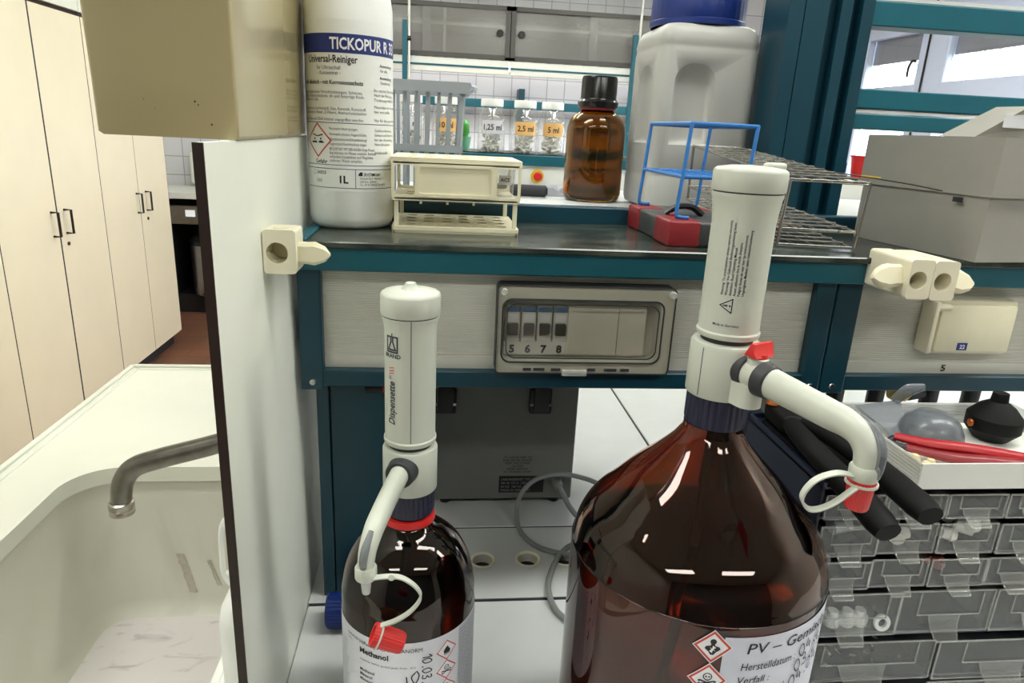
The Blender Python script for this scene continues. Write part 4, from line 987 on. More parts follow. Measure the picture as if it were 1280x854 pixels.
# ------------------------------------------------------------------ grey carton with lid
t = thing('grey_carton', 'grey cardboard carton with lid standing on the shelf by the clamps', 'carton', (.78, .88, SHELF))
mb = MB(); e = .0022
def card(mb, pts, tz0, tz1): mb.loft([[(x, y, tz0) for x, y in pts], [(x, y, tz1) for x, y in pts]], True, True)
base = [(.626, .980), (.660, .775), (.935, .815), (.905, 1.02)]
lidp = [(.6225, .9845), (.6575, .7705), (.9395, .811), (.9085, 1.0245)]
card(mb, base, SHELF+.0005, 1.486); mb.build('box_body', 'card', t, smooth=0)
mb = MB(); card(mb, lidp, 1.4845, 1.5535); mb.build('lid', 'card', t, smooth=0)
MB().box(-.014, .0, -.0006, .0006, -.003, .003, Mx=Matrix.Translation((.6495, .806, 1.478)) @ Matrix.Rotation(math.radians(-80.6), 4, 'Z')).build('slot', 'bench_gap', t, smooth=0)
t = thing('paper_bag', 'folded grey paper packet with white sticker lying on the carton lid', 'packet', (.74, .86, 1.5536))
L = [[(.645, .868, zz0), (.653, .815, zz0), (.86, .82, zz0), (.85, .875, zz0)] for zz0 in (1.5538,)]+[[(.705, .855, 1.592), (.712, .81, 1.592), (.83, .825, 1.592), (.825, .865, 1.592)]]
MB().loft(L, True, True).build('packet', 'card', t, smooth=0)
MB().box(-.020, .020, -.0008, .0, -.008, .008, .0003, 1, Matrix.Translation((.703, .8130, 1.574)) @ Matrix.Rotation(math.radians(4), 4, 'Z')).build('sticker', 'paper', t, smooth=0)
# ------------------------------------------------------------------ bottles with dispensers
def big_label_font(*a): pass
def amber(name, label, cat, ax, ay, prof, th, gmat, liq_top, lmat):
    t = thing(name, label, cat, (ax, ay, .9))
    n = len(prof); inner = []
    for i, (r, z) in enumerate(prof):
        if i == 0: continue
        a = Vector(prof[i-1]); b = Vector(prof[min(i+1, n-1)]); d = (b-a).normalized(); nn = Vector((d.y, -d.x))
        inner.append((max(r-nn.x*th, .004), z-nn.y*th))
    inner = [(r, max(z, th)) for r, z in inner]
    outer = [(0, .006)]+prof
    loop = outer+[(prof[-1][0]-th, prof[-1][1])]+inner[::-1][1:]+[(0, .008+th)]
    g = MB().lathe(loop, (ax, ay, .9), 96).build('glass', gmat, t, smooth=60)
    # liquid reaches into the inner wall
    lq = [(0, .0085+th)]
    for r, z in inner:
        if z < liq_top: lq.append((r+th*.25, z))
        else: break
    rr = lq[-1][0]; lq += [(rr-.0005, liq_top), (0, liq_top)]
    MB().lathe(lq, (ax, ay, .9), 96).build('liquid', lmat, t, smooth=60)
    return t

def curve_prof(pts, sub=5):
    return [(p.x, p.y) for p in catmull([(r, z, 0) for r, z in pts], sub)]

def dispenser(label, ax, ay, z0, zs, rs, f, arm, tip_z, knob_phi):
    """bottle-top dispenser. zs: collar top, block top, tube foot, flare start, cap base, cap top (metres above the bottle neck)"""
    t = thing('bottle_top_dispenser', label, 'dispenser', (ax, ay, z0))
    ra, rb, rt, rf, rc = rs; zc, zb, zt, zf, zk, ze = zs
    c = (ax, ay, z0)
    MB().lathe([(ra-.004, .002), (ra-.001, .003), (ra, .006), (ra, zc-.001), (ra-.003, zc), (0, zc)], c, 120, rib=30, amp=.0009, ribz=(.004, zc-.0005)).build('threaded_adapter', 'navy', t, smooth=25)
    MB().lathe([(0, zc), (rb-.001, zc), (rb, zc+.0015), (rb, zb-.003), (rb-.001, zb-.0008), (rb-.003, zb), (0, zb)], c, 64).build('valve_block', 'dispenser', t)
    MB().lathe([(0, zb-.0005), (rt-.0035, zb-.0005), (rt-.0035, zt-.0035), (0, zt-.0035)], c, 48).build('gap_ring', 'dark_rubber', t)
    MB().lathe([(rt-.006, zt-.0042), (rt, zt-.004), (rt+.0012, zt-.002), (rt+.0012, zt+.0005), (rt, zt+.0018), (rt, zf), (rt+(rf-rt)*.25, zf+(zk-zf)*.35), (rt+(rf-rt)*.7, zf+(zk-zf)*.75), (rf, zk-.004), (rf, zk-.0016), (0, zk-.0016)], c, 64).build('cylinder_sleeve', 'dispenser', t)
    MB().lathe([(0, zk-.0016), (rf-.0006, zk-.0016), (rf-.0006, zk-.0002), (0, zk-.0002)], c, 64).build('cap_joint', 'dark_rubber', t)
    cap = MB().lathe([(0, zk-.0004), (rc-.0006, zk-.0004), (rc, zk+.001), (rc, ze-.004), (rc-.0008, ze-.0022), (rc-.0030, ze-.0008), (rc*.55, ze+.0008), (0, ze+.0016)], c, 64).build('cap', 'dispenser', t)
    return t, cap

# ---- 2.5 L bottle
ax, ay, R = -.0245, .62, .0692
prof = curve_prof([(.050, .0), (.060, .002), (R-.002, .008), (R, .018), (R, .10), (R, .168), (R-.0015, .185), (R-.006, .205), (R-.016, .2245), (R-.029, .2375), (.0290, .2440), (.0235, .2490), (.0215, .2530), (.0215, .2625)], 4)
bt = amber('solvent_bottle', 'dark brown 2.5 litre solvent bottle with white printed label and red neck ring', 'bottle', ax, ay, prof, .0025, 'amber_dark', .193, 'liquid_dark')
MB().lathe([(.0215, .2535), (.0262, .2540), (.0265, .2560), (.0255, .2605), (.0215, .2607)], (ax, ay, .9), 48).build('neck_ring', 'red', bt)
f0 = math.atan2(-ax, ay)
lab = patch(ax, ay, R, f0-2.0, f0+2.0, .935, 1.0570, 90, .0004).build('label', 'paper', bt)
patch(ax, ay, R, f0+.80, f0+1.95, .936, 1.0560, 30, .0006).build('grey_field', mat('grey_print_field', (196, 196, 204), .55, var=.03, scale=300), lab)
wf = wrap(ax, ay, R+.0009, f0)
mb = MB()
mb.text('HiPerSolv CHROMANORM', .0062, wf, (-.053, 1.0460), 'LEFT', 0, sx=.93); mb.text('Methanol', .0088, wf, (-.053, 1.0357), 'LEFT', .03)
lines(mb, wf, -.053, 1.0140, ['Methanol', 'Metanol', 'Metanolo'], .0048, .0058, bold=.015)
lines(mb, wf, -.053, .9915, ['VWR Chemicals', 'Gefahr'], .006, .008, bold=.01)
mb.build('lettering', 'ink', lab, smooth=0)
mb = MB()
lines(mb, wf, -.053, 1.0270, ['suitable for UHPLC, gradient grade, Ph.Eur., ACS'], .0030, .004)
lines(mb, wf, -.072, 1.0475, ['20864.320', '2.5 L'], .0042, .005, bold=.01)
wq = wrap(ax, ay, R+.0009, f0)
for i in range(24): mb.text('Leichtentzündlich. Giftig beim Einatmen, Verschlucken und Berührung mit der Haut. Facilement'[i % 9:], .0026, wq, (.0555, 1.0510-i*.0042), sx=.85)
for i in range(16): mb.text('CH3OH  M = 32,04 g/mol'[i % 5:], .0024, wq, (-.0935, 1.0355-i*.0042), sx=.85)
mb.build('small_print', 'ink_grey', lab, smooth=0)
wl, rd, bk = MB(), MB(), MB()
for k, s in enumerate(('flame', 'skull', 'health', 'warn')): diamond(wl, rd, bk, .0395, 1.0380-k*.0235, .0120, wrap(ax, ay, R+.0006, f0), s, .13)
wl.build('hazard_ground', 'ink_white', lab, smooth=0); rd.build('hazard_frame', 'ink_red', lab, smooth=0); bk.build('hazard_symbol', 'ink', lab, smooth=0)
# felt-pen date and signature, written down the label
mb = MB(); wh = wrap(ax, ay, R+.0012, f0)
def hand(shape, ox, oz, s, w, rot=-PI/2):
    ca, sa = math.cos(rot), math.sin(rot)
    for st in shape: mb.stroke([(ox+s*(x*ca-y*sa), oz+s*(x*sa+y*ca)) for x, y in st], w, wh, 5)
G = {'1': [[(.0, .7), (.3, 1.), (.28, 0)]], '0': [[(.3, 1), (.02, .6), (.2, 0), (.55, .3), (.5, .9), (.28, 1)]], '.': [[(.1, .0), (.2, .02), (.22, .1)]], '3': [[(.05, .9), (.4, 1), (.45, .7), (.2, .5), (.5, .35), (.4, 0), (0, .08)]],
     '2': [[(.05, .8), (.3, 1), (.5, .7), (.1, .05), (.6, .05)]], '5': [[(.5, 1), (.1, .95), (.08, .55), (.4, .55), (.45, .15), (.05, .05)]], '4': [[(.3, 1), (.05, .4), (.55, .4)], [(.4, .7), (.4, 0)]]}
def word(s, ox, oz, sz, w, rot=-PI/2):
    adv = 0
    for ch in s:
        ca, sa = math.cos(rot), math.sin(rot); hand(G[ch], ox+adv*ca, oz+adv*sa, sz, w, rot); adv += sz*(.45 if ch in '.1' else .78)
word('10.03.25', .0135, 1.0410, .0095, .0011)
hand([[(.0, .9), (.5, 1.1), (1.2, .8), (.6, .5), (.1, .85)], [(.5, .1), (1.3, .2), (2.2, .6)], [(1.5, 1.1), (1.2, .6), (1.9, .8), (1.7, .2), (2.5, .6), (2.4, .1), (3.2, .5)]], -.0035, 1.0240, .0125, .0012)
mb.build('handwriting', 'ink', lab, smooth=0)

z0 = 1.1605
t, cap = dispenser('white bottle-top dispenser with dark lettering on the smaller brown solvent bottle', ax+.0008, ay, z0, (.0285, .0755, .084, .1915, .2085, .2300), (.0247, .0268, .0243, .0266, .0278), f0, None, 0, 0)
dx, dy = ax+.0008, ay
MB().lathe([(.0110, .2294), (.0078, .2322), (.0056, .2350), (.0048, .2368), (.0032, .2362), (0, .2360)], (dx, dy, z0), 24).build('cap_nub', 'dispenser', cap)
def seam(parent, phi, prof_, ax, ay):
    return MB().tube([(ax+r_*math.sin(phi), ay-r_*math.cos(phi), z_) for r_, z_ in prof_], .00042, 6).build('seam', 'ink_grey', parent, smooth=0)
sleeve = [o for o in t.children if o.name.startswith('cylinder_sleeve')][0]
seam(sleeve, f0+.02, [(.0243, z0+.086), (.0243, z0+.1915), (.0243+.0023*.25, z0+.1915+.017*.35), (.0243+.0023*.7, z0+.1915+.017*.75), (.0266, z0+.2045), (.0266, z0+.2068)], dx, dy)
wd = wrap(dx, dy, .0246, f0)
mb = MB()
mb.text('Dispensette', .0112, wd, (-.0155, 1.2640), 'LEFT', .022, .18, PI/2, .80)
mb.text('®', .005, wd, (-.0195, 1.3095), 'LEFT', .0, 0, PI/2)
mb.text('BRAND', .0054, wd, (-.0188, 1.3308), 'CENTER', .03, sx=1.08)
F = lambda x, y: (-.0188+.0062*x, 1.3435+.0072*y)
for st in ([(-1, -1), (1, -1), (1, 1), (.45, 1)], [(-.45, 1), (-1, 1), (-1, -1)], [(-.18, 1), (-.18, .3), (-.7, -.7), (.7, -.7), (.18, .3), (.18, 1)]): mb.outline([F(*p) for p in st], .0016, wd)
mb.stroke([F(-.05, 1.0), F(.1, 1.5)], .001, wd, 0)
mb.build('lettering', 'ink_blue' if False else mat('dark_grey_print', (48, 52, 66), .5, var=0), sleeve, smooth=0)
mb = MB()
for k in range(3): z_ = 1.3148+k*.0026; mb.stroke([(-.0225, z_), (-.0160, z_+.0016)], .0009, wd, 0)
mb.build('red_numeral', 'ink_red', sleeve, smooth=0)
# discharge arm
d0 = Vector((-.0287, .6005, 1.2185)); d1 = Vector((-.0330, .5860, 1.2185))
MB().cyl(d0, d1, .0152, .0138, 32, .0012).build('collar', 'dark_rubber', t)
MB().tube([(-.0318, .592, 1.2185), (-.0375, .560, 1.2190), (-.0440, .523, 1.2185), (-.0485, .503, 1.2150), (-.0522, .491, 1.2050), (-.0538, .4875, 1.1945), (-.0541, .487, 1.1885)], [.0100, .0098, .0095, .0090, .0080, .0074, .0072], 20, 7, squash=.92).build('discharge_tube', 'dispenser', t)
o = MB().tube([(-.0498, .4935, 1.2185), (-.0535, .4835, 1.2090), (-.0553, .4800, 1.2000), (-.0553, .4802, 1.1930)], [.0025, .0038, .0038, .0030], 12, 5, squash=.9).build('capillary_window', 'frosted_grey', t)
MB().lathe([(0, 0), (.0086, 0), (.0090, .001), (.0090, .0095), (.0082, .011), (0, .011)], (-.0541, .487, 1.1795), 32).build('end_ring', 'dispenser', t)
MB().lathe([(0, 0), (.0030, 0), (.0036, .001), (.0044, .010), (.0055, .013), (.0055, .016), (0, .016)], (-.0541, .487, 1.1642), 24).build('nozzle', 'milky', t)
MB().ribbon([(-.050, .482, 1.1822), (-.034, .4815, 1.1838), (-.0235, .4815, 1.1815), (-.013, .483, 1.1715), (-.0095, .485, 1.1600), (-.0170, .487, 1.1460), (-.0290, .487, 1.1368), (-.0425, .487, 1.1312)], .0042, .0016, (0, 1, .35), 8).build('strap', 'dispenser', t)
MB().cyl((-.0330, .4815, 1.1838), (-.0330, .4785, 1.1845), .0028, n=14, bev=.0006).build('strap_stud', 'dispenser', t)
mm = Matrix.Translation((-.0495, .487, 1.1232)) @ Vector((1, 0, -.42)).to_track_quat('Z', 'Y').to_matrix().to_4x4()
rc_ = MB().lathe([(0, .003), (.0075, .003), (.0075, 0), (.0098, 0), (.0103, .001), (.0100, .006), (.0093, .025), (.0083, .0275), (0, .028)], Mx=mm, n=72, rib=24, amp=.0004).build('closing_cap', 'red', t)
mb = MB().lathe([(.0101, .005), (.0112, .005), (.0112, .0065), (.0101, .0065)], Mx=mm, n=36); mb.build('strap_ring', 'dispenser', t)

# ---- 10 L bottle
ax, ay, R = .2465, .54, .1168
prof = curve_prof([(.090, .0), (.103, .003), (R-.003, .012), (R, .028), (R, .14), (R, .256), (R-.0012, .272), (R-.006, .290), (R-.0155, .306), (R-.030, .3215), (.069, .342), (.050, .3605), (.036, .3755), (.0295, .3845), (.0262, .3905), (.0255, .396)], 4)
bt = amber('storage_bottle', 'big red-brown ten litre glass bottle with conical shoulder and white mixture label', 'bottle', ax, ay, prof, .0032, 'amber_big', .270, 'liquid_dark')
f0 = math.atan2(-ax, ay)
MB().tube([(ax, ay, 1.296), (ax-.003, ay-.002, 1.15), (ax-.030, ay-.012, .93)], .004, 12, 6).build('suction_tube', mat('suction_tube', (210, 200, 190), .3), bt)
# tilted paper label plus hazard stickers
Rl = R+.0004
sk = .07
def wl_(d): return lambda u, v, w=0: wrap(ax, ay, Rl+d, f0)(u, v-sk*0)
mb = MB(); n = 46
fz = lambda u: 0.
for i in range(n):
    u0, u1 = .0330+(.215-.0330)*i/n, .0330+(.215-.0330)*(i+1)/n
    b0 = lambda u: 1.1625; a0 = lambda u: 1.01
    mb.poly([(u0, a0(u0)), (u1, a0(u1)), (u1, b0(u1)), (u0, b0(u0))], wl_(.0001))
lab = mb.build('label', 'paper_cool', bt, smooth=60)
mb = MB(); wt = wl_(.0006)
mb.text('PV – Gemisch', .0142, wt, (.0515, 1.1470), 'LEFT', .006, .12, fit=.094)
mb.text('Herstelldatum :', .0104, wt, (.0490, 1.1310), 'LEFT', .002, .12, fit=.053)
mb.text('Verfall :', .0096, wt, (.0475, 1.1180), 'LEFT', .002, .12)
mb.text('Name / Kürzel', .0104, wt, (.0380, 1.1045), 'LEFT', .002, .12, fit=.056)
mb.build('lettering', 'ink', lab, smooth=0)
mb = MB(); wh = wl_(.0010)
word('04.25', .1095, 1.1290, .0125, .0012, .3); word('03.25', .1065, 1.1150, .0125, .0012, .3); word('04.24', .1030, 1.1005, .0125, .0012, .3)
mb.build('handwriting', 'ink', lab, smooth=0)
wl, rd, bk = MB(), MB(), MB()
fd = lambda u, v, w=0: wrap(ax, ay, Rl+.0003+w, f0)(u, v)
for k, s in enumerate(('health', 'skull', 'flame')): diamond(wl, rd, bk, .0245-k*.0004, 1.1530-k*.0318, .0148, fd, s, .17)
wl.build('hazard_ground', 'ink_white', lab, smooth=0); rd.build('hazard_frame', 'ink_orange_red', lab, smooth=0); bk.build('hazard_symbol', 'ink', lab, smooth=0)

z0 = 1.2935
dx, dy = .2478, ay
t, cap = dispenser('white bottle-top dispenser with warning print and red valve on the big bottle', dx, dy, z0, (.031, .0790, .0875, .1780, .2040, .2225), (.0272, .0293, .0252, .0280, .0291), f0, None, 0, 0)
MB().box(-.009, .009, -.005, .005, -.003, .003, .0025, 3, Matrix.Translation((dx+.0175, dy-.004, z0+.2235)) @ Matrix.Rotation(.3, 4, 'Z')).build('cap_nub', 'dispenser', cap)
sleeve = [o for o in t.children if o.name.startswith('cylinder_sleeve')][0]
wd = wrap(dx, dy, .0255, f0)
mb = MB()
rows = ['Warning: To avoid splashes always operate smoothly!', 'Warnung: Vor Gebrauch Bedienungsanleitung lesen.', 'Attention: Read Operating Manual.', 'Avant utilisation lire le mode d\'emploi.', 'Peligro: Antes de usar leer las instrucciones.', 'Ungeeignete Medien: siehe Gebrauchsanleitung']
for i, s in enumerate(rows): mb.text(s, .0030, wd, (-.0080+i*.0033, 1.4155), 'LEFT', .01, 0, PI/2, .93)
mb.outline([(-.0092, 1.4070), (.0005, 1.4012), (.0005, 1.4128), (-.0092, 1.4070)], .0008, wd)
mb.poly([(-.0070, 1.4066), (-.0070, 1.4074), (-.0030, 1.4078), (-.0030, 1.4062)], wd); mb.poly(circ(-.0012, 1.407, .0008, 8), wd)
mb.text('Made in Germany', .0030, wd, (-.0135, 1.3895), 'LEFT', .01)
mb.build('lettering', mat('navy_print', (40, 44, 70), .5, var=0), sleeve, smooth=0)
blk = [o for o in t.children if o.name.startswith('valve_block')][0]
seam(blk, f0-.62, [(.0293, z0+.033), (.0293, z0+.0755)], dx, dy)
u_ = Vector((.36, -1, -.06)).normalized(); s0 = Vector((.2478+.0075, .54-.0215, 1.3535))
P = lambda k: s0+u_*k
MB().cyl(P(-.004), P(.010), .0158, .0146, 32, .001).build('collar', 'dark_rubber', t)
vb = MB().cyl(P(.009), P(.0225), .0128, .0128, 32, .0008); vb.cyl(P(.0155)+Vector((0, 0, .004)), P(.0155)+Vector((0, 0, .0155)), .0085, .0085, 24, .001)
vb.build('valve_body', 'dispenser', t)
MB().cyl(P(.022), P(.034), .0150, .0138, 32, .001).build('collar', 'dark_rubber', t)
lb = MB().loft([[(x, y, zz) for x, y in rrect(-.011, .011, -.020, .016, .0105, 6)] for zz in (z0+.0322, z0+.0335, z0+.052)], True, True)
lb.bm.transform(Matrix.Translation((.2545, .514, 0)) @ Matrix.Rotation(math.radians(20), 4, 'Z'))
lb.build('filter_lobe', 'dispenser', t)
kz = P(.0155)+Vector((0, 0, .0150))
K = Matrix.Translation(kz) @ Matrix.Rotation(math.radians(25), 4, 'Z')
mb = MB(); mb.cyl(K @ Vector((0, 0, -.001)), K @ Vector((0, 0, .004)), .0078, .0068, 20)
mb.loft([[K @ Vector(p) for p in L] for L in ([(-.010, -.0065, .002), (.010, -.0065, .002), (.010, .0065, .002), (-.010, .0065, .002)], [(-.011, -.0035, .0065), (.0125, -.0035, .0065), (.0125, .0035, .0065), (-.011, .0035, .0065)], [(-.0085, -.0020, .0125), (.0125, -.0020, .0125), (.0125, .0020, .0125), (-.0085, .0020, .0125)])], True, True)
mb.build('valve_lever', 'red', t)
MB().tube([P(.030), P(.062), P(.090), P(.105), P(.1165)+Vector((0, 0, -.003)), P(.1235)+Vector((0, 0, -.0115)), P(.1250)+Vector((0, 0, -.0230)), P(.1250)+Vector((0, 0, -.0300))], [.0128, .0120, .0113, .0105, .0098, .0090, .0082, .0078], 20, 7, squash=.9).build('discharge_tube', 'dispenser', t)
tp = P(.125)
MB().tube([P(.106)+Vector((.003, .002, .0082)), P(.120)+Vector((.004, 0, .0035)), P(.1300)+Vector((.0035, 0, -.0080)), P(.1315)+Vector((.003, 0, -.0200)), P(.1308)+Vector((.003, 0, -.0285))], [.0022, .0042, .0044, .0042, .0034], 12, 6, squash=.95).build('capillary_window', 'frosted_grey', t)
e = Vector((tp.x, tp.y, tp.z-.030))
MB().lathe([(0, -.004), (.0082, -.004), (.0098, -.002), (.0100, .006), (.0088, .008), (0, .008)], e, 32).build('end_ring', 'dispenser', t)
mb = MB().lathe([(0, -.0255), (.0072, -.0255), (.0080, -.024), (.0092, -.0065), (.0098, -.0045), (.0098, -.0025), (0, -.0025)], e, 72, rib=24, amp=.0004); mb.build('closing_cap', 'red', t)
MB().lathe([(.0095, -.0062), (.0110, -.0062), (.0110, -.0045), (.0095, -.0045)], e, 36).build('strap_ring', 'dispenser', t)
o_ = lambda x, y, zz: (e.x+x, e.y+y, e.z+zz)
MB().ribbon([o_(-.008, -.002, .001), o_(-.024, -.005, .0045), o_(-.039, -.006, -.0005), o_(-.0465, -.007, -.0125), o_(-.0395, -.008, -.0215), o_(-.025, -.008, -.0180), o_(-.0075, -.006, -.0060)], .0042, .0016, (0, 1, .4), 8).build('strap', 'dispenser', t)

# ------------------------------------------------------------------ grey instrument under the shelf with its cable
t = thing('grey_instrument', 'grey enamelled instrument box with black latches on the bench beneath the shelf', 'instrument', (.12, 1.2, .9))
MB().box(-.005, .2425, 1.065, 1.36, .913, 1.128, .003, 2).build('housing', 'instrument', t, smooth=0)
ld = MB().box(-.003, .2405, 1.070, 1.355, 1.137, 1.215, .006, 3).build('lid', 'instrument', t)
MB().box(.042, .132, 1.0695, 1.0705, 1.141, 1.149).build('vent_slot', 'black', ld, smooth=0)
MB().box(.0, .238, 1.075, 1.35, 1.128, 1.137).build('lid_seal', 'dark_rubber', t, smooth=0)
for x in (.0165, .1765):
    l = MB().box(x-.019, x+.019, 1.052, 1.065, 1.080, 1.124, .004, 2).build('latch', 'black', t)
    mb = MB(); mb.box(x-.013, x+.013, 1.046, 1.062, 1.085, 1.150, .003, 2); mb.box(x-.016, x+.016, 1.05, 1.072, 1.128, 1.152, .003, 2); mb.build('lever', 'black', l)
    for sx in (-.0155, .0155): MB().cyl((x+sx, 1.053, 1.098), (x+sx, 1.0505, 1.098), .0028, n=12).build('screw', 'steel', l)
pl = MB().box(.113, .192, 1.0640, 1.0652, .926, .9585, .0005, 1).build('type_plate', 'black', t, smooth=0)
mb = MB()
for i, s in enumerate(('LABORGERAET TYP 12', 'NR 04 127 A  230 V~', '50 HZ  160 VA  IP 20', 'MADE IN GERMANY')): mb.text(s, .0062, XZ(1.0637), (.116, .9500-i*.007), sx=.95)
mb.build('lettering', mat('plate_print', (150, 150, 148), .5, var=0), pl, smooth=0)
mb = MB()
for i, s in enumerate(('TO AVOID RISK OF', 'ELECTRICAL SHOCK', 'KEEP THE COVER', 'CLOSED', 'REFER SERVICE', 'TO TRAINED STAFF')): mb.text(s, .0056, XZ(1.0645), (.144, .9925-i*.0056), 'CENTER', .01)
mb.build('warning_print', 'ink', t, smooth=0)
for x in (.02, .215):
    for y in (1.085, 1.33): MB().lathe([(0, 0), (.009, 0), (.0105, .013), (0, .013)], (x, y, .9003), 18).build('foot', 'black', t)
MB().cyl((.212, 1.065, .9535), (.216, 1.045, .947), .0095, .0075, 18, .001).build('cable_gland', 'cable', t)
tag(MB().tube([(.216, 1.046, .947), (.224, 1.03, .936), (.234, 1.02, .920), (.255, 1.00, .9055), (.30, .96, .9055), (.335, .955, .9055), (.365, 1.0, .9055)], .0048, 10, 8).build('power_cord', 'cable', at=(.216, 1.046, .9)), 'short grey cord leaving the plug at the instrument corner', 'cord')
tag(MB().tube([(.330, 1.05, .93), (.290, 1.03, .957), (.255, 1.03, .972), (.213, 1.03, .9800), (.170, 1.025, .972), (.145, 1.02, .944), (.1395, 1.005, .912), (.1450, .965, .9060), (.1680, .928, .9055), (.213, .906, .9055), (.250, .899, .9055), (.30, .90, .9055), (.36, .93, .9055)], .0042, 10, 8).build('looped_cable', 'cable', at=(.145, 1.0, .9)), 'grey cable arching in a loop over the instrument plate onto the bench', 'cable')
tag(MB().tube([(.245, .915, .912), (.219, .930, .907), (.188, .892, .9055), (.168, .835, .9055), (.1680, .79, .9055), (.183, .758, .9055), (.225, .72, .9055), (.30, .70, .9055)], .0042, 10, 8).build('bench_cable', 'cable', at=(.188, .89, .9)), 'grey cable curving over the bench joint behind the big bottle', 'cable')

t = thing('ribbed_stopper', 'dark blue ribbed screw stopper lying on the bench behind the solvent bottle', 'stopper', (-.112, .772, .9))
MB().cyl((-.137, .772, .922), (-.095, .772, .922), .0218, n=96, bev=.002).build('shell', 'blue', t)
mb = MB()
for k in range(30):
    a = 2*PI*k/30; mb.cyl((-.134, .772+.0216*math.cos(a), .922+.0216*math.sin(a)), (-.099, .772+.0216*math.cos(a), .922+.0216*math.sin(a)), .0011, n=6)
mb.build('rib', 'blue', t)

# ------------------------------------------------------------------ drawer cabinet
cx0, cx1, cy0, cy1, cz0, cz1 = .3715, .6955, .552, .722, .9, 1.2215
t = thing('drawer_cabinet', 'dark navy small-parts cabinet with rows of clear drawers on the bench', 'cabinet', (.53, .64, .9))
rows = [(1.1885, 1.2185, 5), (1.1475, 1.1850, 5), (1.1085, 1.1440, 5), (1.0505, 1.1050, 3), (.9915, 1.0440, 2), (.9335, .9880, 2), (.9035, .9305, 2)]
mb = MB(); mb.box(cx0, cx0+.0025, cy0, cy1, cz0, cz1); mb.box(cx1-.0025, cx1, cy0, cy1, cz0, cz1); mb.box(cx0, cx1, cy1-.002, cy1, cz0, cz1); mb.box(cx0, cx1, cy0, cy1, cz1-.0022, cz1); mb.box(cx0, cx1, cy0, cy1, cz0, cz0+.002)
mb.box(cx0, cx0+.004, cy0, cy1, cz1, cz1+.005); mb.box(cx0, cx1, cy1-.004, cy1, cz1, cz1+.005)
mb.build('carcass', 'navy_cabinet', t, smooth=0)
for i in range(len(rows)-1):
    z_ = rows[i][0]; MB().box(cx0+.0025, cx1-.0025, cy0+.002, cy1-.002, rows[i+1][1]+.0006, z_-.0006).build('shelf', 'navy_cabinet', t, smooth=0)
def drawer(x0, x1, z0, z1, dy, parts):
    y0 = cy0-dy; y1 = cy1-.014-dy; e = .0012; xm = (x0+x1)/2
    mb = MB(); mb.box(x0, x1, y0, y1, z0, z0+e); mb.box(x0, x0+e, y0, y1, z0+e, z1-.001); mb.box(x1-e, x1, y0, y1, z0+e, z1-.001); mb.box(x0, x1, y1-e, y1, z0+e, z1-.004)
    mb.box(x0-.0005, x1+.0005, y0-.0014, y0, z0, z1)
    for k in range(1, parts): xx = x0+(x1-x0)*k/parts; mb.box(xx-.0006, xx+.0006, y0, y1, z0+e, z1-.006)
    d = mb.build('drawer', 'drawer', t, smooth=0)
    # moulded edges, highlights put into their paler plastic, and the recessed label frame
    w = (x1-x0); h = z1-z0; mb = MB(); q = .0007
    a, b, c, f_ = x0+w*.2, x1-w*.12, z0+h*.42, z1-h*.06
    for (u0, u1, v0, v1) in ((x0, x1, z1-q, z1+q), (x0, x1, z0-q*.5, z0+q), (x0-q, x0+q, z0, z1), (x1-q, x1+q, z0, z1), (a, b, c-q*.7, c+q*.7), (a-q*.6, a+q*.6, c, f_), (b-q*.6, b+q*.6, c, f_)): mb.box(u0, u1, y0-.0022, y0-.0008, v0, v1)
    mb.build('moulded_edge', 'drawer_edge', d, smooth=0)
    # curved pull tab
    W_ = min(.030, w*.42) if w < .08 else w*.3
    mb = MB(); b2 = mb.bm; L = []
    for k in range(9):
        s = k/8; yy = y0-.0016-.0115*(s**2.2); zz = c-(c-z0+.004)*s; ww = W_/2*(1.15-.35*s)
        L.append([b2.verts.new((xm-ww, yy, zz)), b2.verts.new((xm+ww, yy, zz))])
    for (p, r_), (s_, u) in zip(L, L[1:]): b2.faces.new((p, r_, u, s_))
    side = [[v[j].co.copy() for v in L] for j in (0, 1)]
    bmesh.ops.solidify(b2, geom=b2.faces[:], thickness=.0012)
    mb.build('pull_tab', 'drawer_tab', d)
    mb = MB(); mb.tube(side[0]+side[1][::-1], .0007, 6); mb.build('tab_edge_highlight', 'drawer_edge', d)  # pale tubes paint the highlight along the tab edges
rg = random.Random(5)
inner = {}
for i, (z0_, z1_, n) in enumerate(rows):
    pitch = (cx1-cx0-.005)/n
    for k in range(n):
        x0 = cx0+.0025+k*pitch+.0012; x1 = x0+pitch-.0030; dy = rg.uniform(.001, .005)
        drawer(x0, x1, z0_+.0006, z1_-.0036, dy, 4 if (n in (3, 2) and i < 5) else 1); inner[(i, k)] = (x0, x1, z0_, z1_, dy)
def fill(key, label, m, n, r, seed, kind):
    x0, x1, z0_, z1_, dy = inner[key]; q = random.Random(seed); mb = MB()
    for _ in range(n):
        c = Vector((q.uniform(x0+.012, x1-.012), q.uniform(cy0+.010, cy0+.075), z0_+.0025+r+q.random()**2*(z1_-z0_)*.45)); d = Vector((q.uniform(-1, 1), q.uniform(-1, 1), q.uniform(-.2, .2))).normalized()*r*q.uniform(.5, 1.)
        mb.cyl(c-d, c+d, r*.8, r*.62, 10)
    o = mb.build(kind, m, at=((x0+x1)/2, cy0+.05, z0_+.0015)); tag(o, label, 'fittings', 'loose fittings in drawers'); o['kind'] = 'stuff'
fill((1, 1), 'loose white fittings in the second drawer of the second row', 'bits', 14, .009, 1, 'fitting_pile')
fill((1, 2), 'loose white fittings in the third drawer of the second row', 'bits', 16, .009, 2, 'fitting_pile')
fill((1, 0), 'pale grey stoppers in the first drawer of the second row', 'pale_grey', 4, .012, 3, 'stopper_pile')
